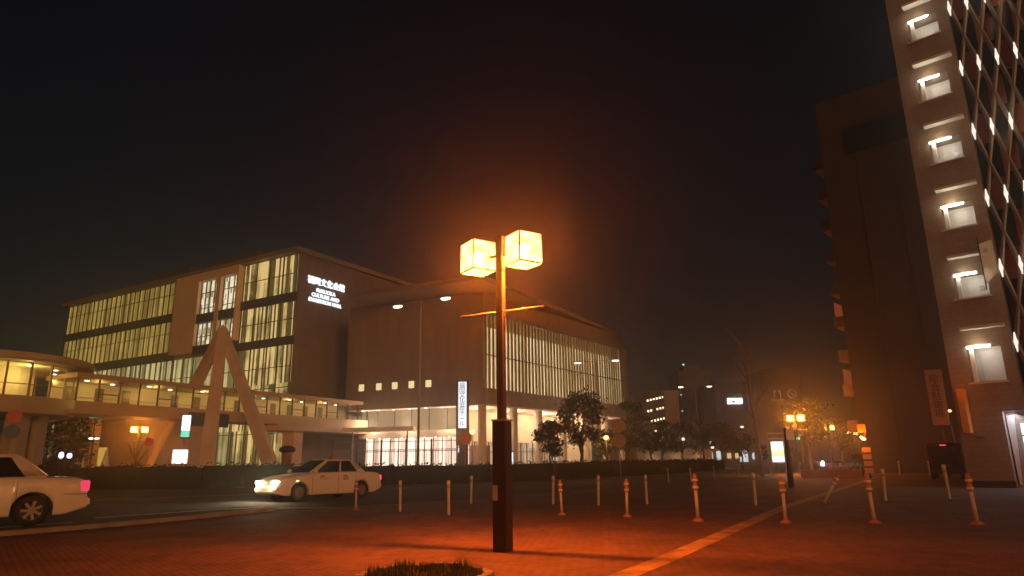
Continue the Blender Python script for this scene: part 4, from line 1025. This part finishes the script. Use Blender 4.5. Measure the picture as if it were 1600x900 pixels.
# low brick planter wall and bicycles
a, b = gnd(1252,747), gnd(1346,747); d = b-a
t = thing('planter_wall', 'low orange lit brick wall between the dark pole and the dark cabinet', 'wall', a, math.atan2(d.y,d.x))
MB().box(0,d.length,0,.4,0,.55).build('wall', mat('brick_low', (.34,.20,.12), .8, var=.2, scale=2), t, bevel=.02)
def bicycle():
    t = thing('bicycle', 'x', 'bicycle', (0,0,0), 0, 'bicycles parked behind the low wall')
    for x in (-.52,.52):
        mb = MB(); mb.torus((x,0,.33), .31, .018, 'y', 24, 6)
        for k in range(8): a = k*math.pi/4; mb.tube((x,0,.33),(x+.3*math.cos(a),0,.33+.3*math.sin(a)),.004,n=4)
        mb.build('wheel', black, t)
    mb = MB()
    for p, q in (((-.52,0,.33),(-.1,0,.33)),((-.1,0,.33),(-.2,0,.85)),((-.2,0,.80),(.38,0,.82)),((-.1,0,.33),(.38,0,.70)),((-.52,0,.33),(-.2,0,.78)),((.52,0,.33),(.36,0,.95))): mb.tube(p,q,.018,n=6)
    mb.build('frame', galv, t)
    mb = MB(); mb.tube((.30,-.28,1.02),(.30,.28,1.02),.014,n=6); mb.tube((.36,0,.93),(.30,0,1.02),.014,n=6); mb.build('handlebar', chrome, t)
    MB().box(-.33,-.08,-.08,.08,.86,.92).build('saddle', black, t, bevel=.02)
    mb = MB(); mb.box(.42,.70,-.16,.16,.72,.95); mb.build('basket', galv, t)
    return t
bk = bicycle()
BL_ = ['first from the left','second from the left','third from the left','fourth from the left','fifth from the left','rightmost']
for i in range(6):
    p = atY(1299+i*9, 728, 47+.35*i); p.z = 0
    place(bk, i == 0, p, R(75+rnd.uniform(-14,14)), 'bicycle parked behind the low wall, %s in the row' % BL_[i])
fb = copy_tree(bk); p = atY(1286,728,52); p.z = 0; fb.location = p; fb.rotation_euler = (0,0,math.atan2(-p.y,-p.x)); fb['label'] = 'bicycle ridden towards the viewer with a bright bluish white headlamp lit'
MB().lathe([(.04,-.03),(.07,.02),(.06,.05)], 12, Matrix.Translation((.72,0,1.0)) @ Matrix.Rotation(R(90),4,'Y')).build('headlamp', em('bike_lamp', (.75,.82,1.0), 60.0), fb)
point('bike_lamp_glow', (.9,0,1.0), 60, (.55,.62,1.0), fb, r=.05)
p = gnd(1343,744); t = thing('utility_cabinet', 'dark upright cabinet at the right end of the low wall', 'cabinet', p, math.atan2(-p.x,p.y))
MB().box(-.34,.34,-.25,.25,.06,1.55).build('case', dkmetal, t, bevel=.02); MB().box(-.38,.38,-.29,.29,0,.06).build('plinth', conc, t); MB().box(-.31,-.01,-.262,-.252,.15,1.45).build('door', dkpanel, t); MB().box(.01,.31,-.262,-.252,.15,1.45).build('door', dkpanel, t)

# ------------------------------------------------------------------ apartment tower at right
AP0 = Vector((19.6,29.9,0)); adir = Vector((.74,-.67,0)).normalized()
ap = thing('apartment_tower', 'tiled apartment tower at the right edge with lit openings and steel diamond lattice', 'building', AP0, math.atan2(adir.y,adir.x))
UE = 2.12; HB = 31.0
floors = [5.85 + 3.27*i for i in range(8)]
# corner face as wall strips round the openings
mb = MB(); ox0, ox1 = .42, 1.68
mb.box(-.35,ox0,0,5,0,HB); mb.box(ox1,UE,0,5,3.3,HB)
zs = 3.3; 
mb.box(ox0,1.30,0,5,0,3.1); mb.box(ox0,ox1,0,5,3.1,floors[0]-1.45); mb.box(ox1,UE,0,5,3.1,3.3)
for i, z in enumerate(floors):
    zb = z-1.45 if i == 0 else z-1.0
    top = z+.12; nxt = (floors[i+1]-1.0) if i+1 < len(floors) else HB
    mb.box(ox0,ox1,0,5,top,nxt)
mb.build('wall', aptwall, ap)
tube = em('fluorescent_tube', (1,.95,.84), 26.0)
for i, z in enumerate(floors):
    zb = z-1.45 if i == 0 else z-1.0
    rc = MB(); rc.quad((ox0,.9,zb),(ox1,.9,zb),(ox1,.9,z+.12),(ox0,.9,z+.12)); rc.quad((ox0,.0,zb),(ox1,.0,zb),(ox1,.9,zb),(ox0,.9,zb))
    op = rc.build('stair_opening', aptpale, ap)
    MB().box(ox0+.10,ox0+.24,.02,.3,zb,z+.1).build('door_frame', white, op)
    MB().box(ox0+.40,ox1-.05,.86,.885,zb+.02,z-.05).build('door', white, op)
    MB().box(ox0-.12,ox1+.06,-.08,-.003,zb-.09,zb-.02).build('sill', aptpale, op)
    MB().tube((ox0+.05,-.07,z+.03),(ox1-.35,-.07,z+.03),.035,n=8).build('tube_lamp', tube, op)
    MB().box(ox0+.0,ox1-.3,-.06,-.003,z+.065,z+.14).build('lamp_fitting', white, op)
    MB().box(ox0-.05,1.98,-.42,-.004,z+.80,z+.92).build('canopy', aptpale, op)
    kf = (1.0,.8,1.15,.9,1.05,.75,1.0,.9)[i]
    point('tube_light', ((ox0+ox1)/2-.15,-.3,z+.1), 11*kf, (1,.82,.52), op, r=.15)
    point('opening_light', ((ox0+ox1)/2,.35,z-.1), 4*kf, (1,.88,.68), op, r=.12)
    if i % 2: MB().box(ox1-.45,ox1-.25,.835,.86,z-.62,z-.40).build('meter_box', galv, op)
MB().box(1.62,1.66,-.55,-.45,9.05-.8,10.6).build('glass_screen_post', dkmetal, ap)
mb = MB(); mb.quad((1.66,-.5,8.5),(2.1,-.1,9.0),(2.1,-.1,10.5),(1.66,-.5,10.3)); mb.quad((1.66,-.48,8.5),(2.1,-.08,9.0),(2.1,-.08,10.5),(1.66,-.48,10.3)); mb.build('glass_screen', mat('grey_glass', (.30,.32,.28), .2), ap)
# lattice bay
mb = MB(); mb.box(UE+.003,9,.9,5,3.39,HB); mb.build('bay_wall', dkpanel, ap)
mb = MB(); rn = random.Random(3)
for k in range(-1, 8):
    for c in range(8):
        z = floors[0]+3.27*k + (1.63 if c % 2 else 0); x = UE+.15+c*.72
        mb.box(x, x+.62, .80, .895, max(3.4,z-.3), min(HB,z+1.15))
mb.build('balcony_panels', redpanel, ap)
lat = MB(); nodes = []
for c in range(10):
    x = 2.22 + c*.70
    for k in range(-1, 8):
        z = floors[0] + .12 + 3.27*k
        for sx in (-.35,.35):
            for dz in (-1.635,1.635):
                if z+dz < 3.2 or z+dz > HB: continue
                if x+sx < UE-.1: continue
                lat.tube((x,.25,z),(x+sx,.25,z+dz),.11,.07,n=6)
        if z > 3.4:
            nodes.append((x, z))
lat.build('diamond_lattice', steelb, ap)
each('node_glint', em('node_glint', (1,.90,.76), 1.15), ap, lambda mb, x, z: mb.lathe([(.02,-.42),(.06,-.15),(.085,0),(.06,.15),(.02,.42)], 8, Matrix.Translation((x,.17,z))), nodes)  # tube lamp reflections on the steel nodes, put in as small glowing shapes
for z in floors[1::2]:
    point('lattice_fill', (3.6,-.9,z+.2), 22, (1,.75,.5), ap, r=.3)  # added fill without a fitting, brightens the lattice and red panels
# ground floor entrance
MB().box(UE+.003,9,-.2,5,3.12,3.38).build('entrance_soffit', aptpale, ap)
MB().box(1.303,9,.6,5,0,3.09).build('entrance_back', aptwall, ap)
MB().box(-.4,1.32,-.06,-.004,0,.28).build('plinth', dkpanel, ap)
mb = MB(); mb.add([(1.34,.50,2.95),(1.62,.50,2.95),(1.46,.50,.12),(1.38,.50,.12),(1.34,.59,2.95),(1.62,.59,2.95),(1.46,.59,.12),(1.38,.59,.12)], [(0,1,2,3),(4,5,6,7),(0,1,5,4),(1,2,6,5),(2,3,7,6),(3,0,4,7)])
mb.build('light_wedge', white, ap)  # white taper in the shape of the wedge of light at the entrance
f = MB().box(1.78,2.5,.53,.59,1.15,2.6).build('window', em('entrance_window', (.80,.86,1.0), 2.2), ap)
mb = MB()
for z in (1.6,2.1): mb.box(1.78,2.5,.50,.528,z-.03,z+.03)
mb.build('window_bar', mullion, f)
area('entrance_light', (1.9,.1,3.05), (-.35,-.25,-1), 1.0, .3, 20, (.82,.83,1.0), ap)
MB().box(-.1,.16,-.75,-.02,1.95+.3,4.1).build('projecting_sign', mat('orange_sign', (.75,.36,.08), .5), ap)
point('sign_lamp', (.02,-1.5,4.5), 14, SOD, ap, r=.1)
MB().box(.25,.5,-.05,-.004,2.0,2.1).build('wall_plate', dkpanel, ap)

# ------------------------------------------------------------------ dark tower behind it
d = ray(1265,165); P0 = Vector((.497*60,60,0)); ddir = Vector((.734,-.679,0)); zt = H + d.z/d.y*60
dk = thing('dark_tower', 'tall unlit brown tower rising behind the apartment tower', 'building', P0, math.atan2(ddir.y,ddir.x))
MB().box(0,24,0,14,0,zt).build('wall', dkbuild, dk)
MB().box(2.4,24,-.12,-.004,zt-6.0,zt-3.4).build('top_window_band', dkpanel, dk)
each('balcony', mat('balcony_brown', (.20,.12,.09), .7), dk, lambda mb, i: mb.box(-1.0,-.004,.6,5.0,3.5+i*3.1,4.5+i*3.1), [(i,) for i in range(9)])
mb = MB()
for i in range(1,8): mb.box(i*3-.05,i*3+.05,-.06,-.004,0,zt-6.2)
mb.build('wall_ribs', dkbuild, dk)
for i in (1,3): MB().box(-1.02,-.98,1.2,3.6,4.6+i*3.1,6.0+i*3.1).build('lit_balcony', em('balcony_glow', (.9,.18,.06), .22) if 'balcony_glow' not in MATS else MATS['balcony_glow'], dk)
# vertical sign board on it
pz1, pz0 = atY(1456,578,47), atY(1470,664,47)
t = thing('vertical_sign', 'dull orange vertical signboard with dark characters in the gap beside the apartment tower', 'sign', (atY(1464,620,47).x,47,0), math.atan2(-.66,1)*1.0)
MB().box(-.50,.50,-.15,.15,pz0.z,pz1.z).build('sign_board', mat('dull_sign', (.40,.24,.15), .6), t)
MB().box(-.1,.1,-.1,.1,0,pz0.z).build('post', dkmetal, t)
text_obj('sign_lettering', '\n'.join('総合駐車場'), .62, dkink, t, Matrix.Translation((0,-.16,pz0.z+1.9)) @ UPRIGHT, .006, line=.95)
point('sign_lamp', (0,-1.6,pz0.z-.6), 14, SOD, t, r=.1)
# small warm lamp by the sign
p = atY(1484,642,46); t = thing('wall_lamp', 'tiny warm lamp right of the dull orange signboard', 'lamp', (p.x,p.y,0))
MB().tube((0,0,0),(0,0,p.z-.1),.05).build('post', dkmetal, t); MB().lathe([(.06,p.z-.1),(.13,p.z),(.06,p.z+.1)], 10).build('lamp_glass', em('warm_small', (1,.55,.25), 1.8), t)

# ------------------------------------------------------------------ far skyline
def block(name, label, x0, x1, top, Y, m, depth=14):
    a, b = atY(x0,700,Y), atY(x1,700,Y); z = atY((x0+x1)/2, top, Y).z
    t = thing(name, label, 'building', ((a.x+b.x)/2, Y, 0)); hw_ = (b.x-a.x)/2
    MB().box(-hw_,hw_,0,depth,0,z).build('wall', m, t)
    return t, hw_, z
t, hw_, z = block('apartment_block', 'distant apartment block with rows of dotted corridor lights on its left half', 1010, 1066, 610, 190, mat('brown_block', (.30,.20,.15), .8))
dots = em('corridor_light', (1,.72,.42), 4.0); mb = MB()
for r_ in range(6):
    for c in range(6):
        if rnd.random() < (.95 if r_ > 2 else .45): 
            x = -hw_+.9+c*.85; zz = z-3.0-(5-r_)*2.9 + c*.18; mb.box(x,x+.42,-.12,-.004,zz,zz+.5)
mb.build('corridor_lights', dots, t)
MB().box(-hw_+5.4,-hw_+5.7,-.3,-.004,0,z-.5).build('rib', dkbuild2, t); MB().box(-hw_,-hw_+5.4,-.1,-.003,z-19,z).build('corridor_side', dkbuild2, t)
t, hw_, z = block('high_rise', 'distant black tower behind the farthest road light', 1068, 1122, 578, 215, dkbuild2)
MB().box(-hw_*.5,hw_*.5,3,9,z,z+2).build('roof_plant', dkbuild2, t)
mb = MB()
for i in range(5): mb.box(-hw_+.3,-hw_+.6,-.1,-.004,z-8-i*5,z-7.6-i*5)
mb.build('edge_lights', em('cool_dot', (.6,.8,.85), 1.5), t)
MB().lathe([(.25,z+2),(.25,z+2.5)],8).build('beacon', em('beacon', (.6,.9,.8), 2.5), t, loc=(-hw_*.45,4,0))
t, hw_, z = block('office_block', 'distant dark block carrying a white lit rooftop sign', 1124, 1200, 596, 200, dkbuild2)
sx0, sx1 = atY(1137,626,199.6), atY(1160,626,199.6); sz0, sz1 = atY(1148,631,199.6).z, atY(1148,622,199.6).z
MB().box(sx0.x-t.location.x, sx1.x-t.location.x, -.4,-.004, sz0, sz1).build('lit_sign_panel', em('far_sign_white', (.95,.97,1), 4.0), t)
MB().box(sx0.x-t.location.x+1.0, sx0.x-t.location.x+2.2, -.44,-.405, sz0+.3, sz0+.8).build('sign_mark', dkpanel, t)
mb = MB()
for px, py in ((1178,627),(1202,642),(1160,667)): q = atY(px,py,199.5); mb.box(q.x-t.location.x-.35,q.x-t.location.x+.35,-.3,-.01,q.z-.2,q.z+.2)
mb.build('window_lights', em('far_dot', (.9,.95,1), 3.0), t)
t, hw_, z = block('sign_building', 'distant dark block with two dim orange emblem signs near its top', 1202, 1262, 576, 185, dkbuild2)
oe = em('dim_emblem', (.8,.38,.20), .25)
q = atY(1215,615,184.6); x = q.x-t.location.x
mb = MB(); mb.box(x-.9,x-.3,-.2,-.01,q.z+.6,q.z+.9); mb.box(x+.3,x+.9,-.2,-.01,q.z+.6,q.z+.9); mb.box(x-.9,x-.7,-.2,-.01,q.z-1.2,q.z+.6); mb.box(x+.7,x+.9,-.2,-.01,q.z-1.2,q.z+.6); mb.box(x-1.6,x+1.6,-.2,-.01,q.z-1.8,q.z-1.5); mb.build('emblem', oe, t)
q = atY(1238,615,184.6); x = q.x-t.location.x
mb = MB(); mb.torus((x,-.15,q.z), 1.1, .16, 'y', 20, 6); mb.tube((x-.5,-.15,q.z+.5),(x+.5,-.15,q.z-.5),.14); mb.build('emblem', oe, t)
# street level shop lights far right of the garden wall
t, hw_, z = block('shop_row', 'distant low row of shops with scattered lit fronts at street level', 1100, 1205, 700, 150, mat('shop_wall', (.12,.10,.09), .8), 8)
mb = MB(); mc = MB()
for px, w_, hh, k in ((1112,5,10,0),(1124,7,14,1),(1140,6,8,0),(1152,5,8,0),(1163,12,18,1),(1178,3,10,1),(1190,3,5,0)):
    q = atY(px,712,149.6); x = q.x-t.location.x; s = 149/F
    (mc if k else mb).box(x-w_*s/2, x+w_*s/2, -.2, -.01, q.z-hh*s*.5, q.z+hh*s*.5)
mb.build('shop_window', em('shop_warm', (1,.65,.3), .9), t); mc.build('shop_window', em('shop_cool', (.85,.95,1), .9), t)
t, hw_, z = block('low_block', 'long dim low buildings behind the garden wall', 985, 1110, 690, 170, mat('low_wall', (.10,.09,.085), .8), 8)
mb = MB()
for px, py in ((1025,674),(1037,683),(1042,688),(1068,686),(1111,692),(1114,700),(1085,695)): q = atY(px,py,169.6); mb.box(q.x-t.location.x-.3,q.x-t.location.x+.3,-.2,-.01,q.z-.3,q.z+.3)
mb.build('window_lights', em('low_dot', (1,.75,.65), 3.0), t)

# ------------------------------------------------------------------ render settings
v = scene.view_settings; v.view_transform = 'Standard'; v.look = 'None'; v.exposure = 0; v.gamma = 1; v.use_curve_mapping = False
scene.render.engine = 'CYCLES'
cy = scene.cycles
cy.use_denoising = True; cy.denoiser = 'OPENIMAGEDENOISE'; cy.max_bounces = 6; cy.diffuse_bounces = 3; cy.glossy_bounces = 3; cy.transparent_max_bounces = 8; cy.volume_bounces = 0
cy.sample_clamp_indirect = 4; cy.caustics_reflective = False; cy.caustics_refractive = False
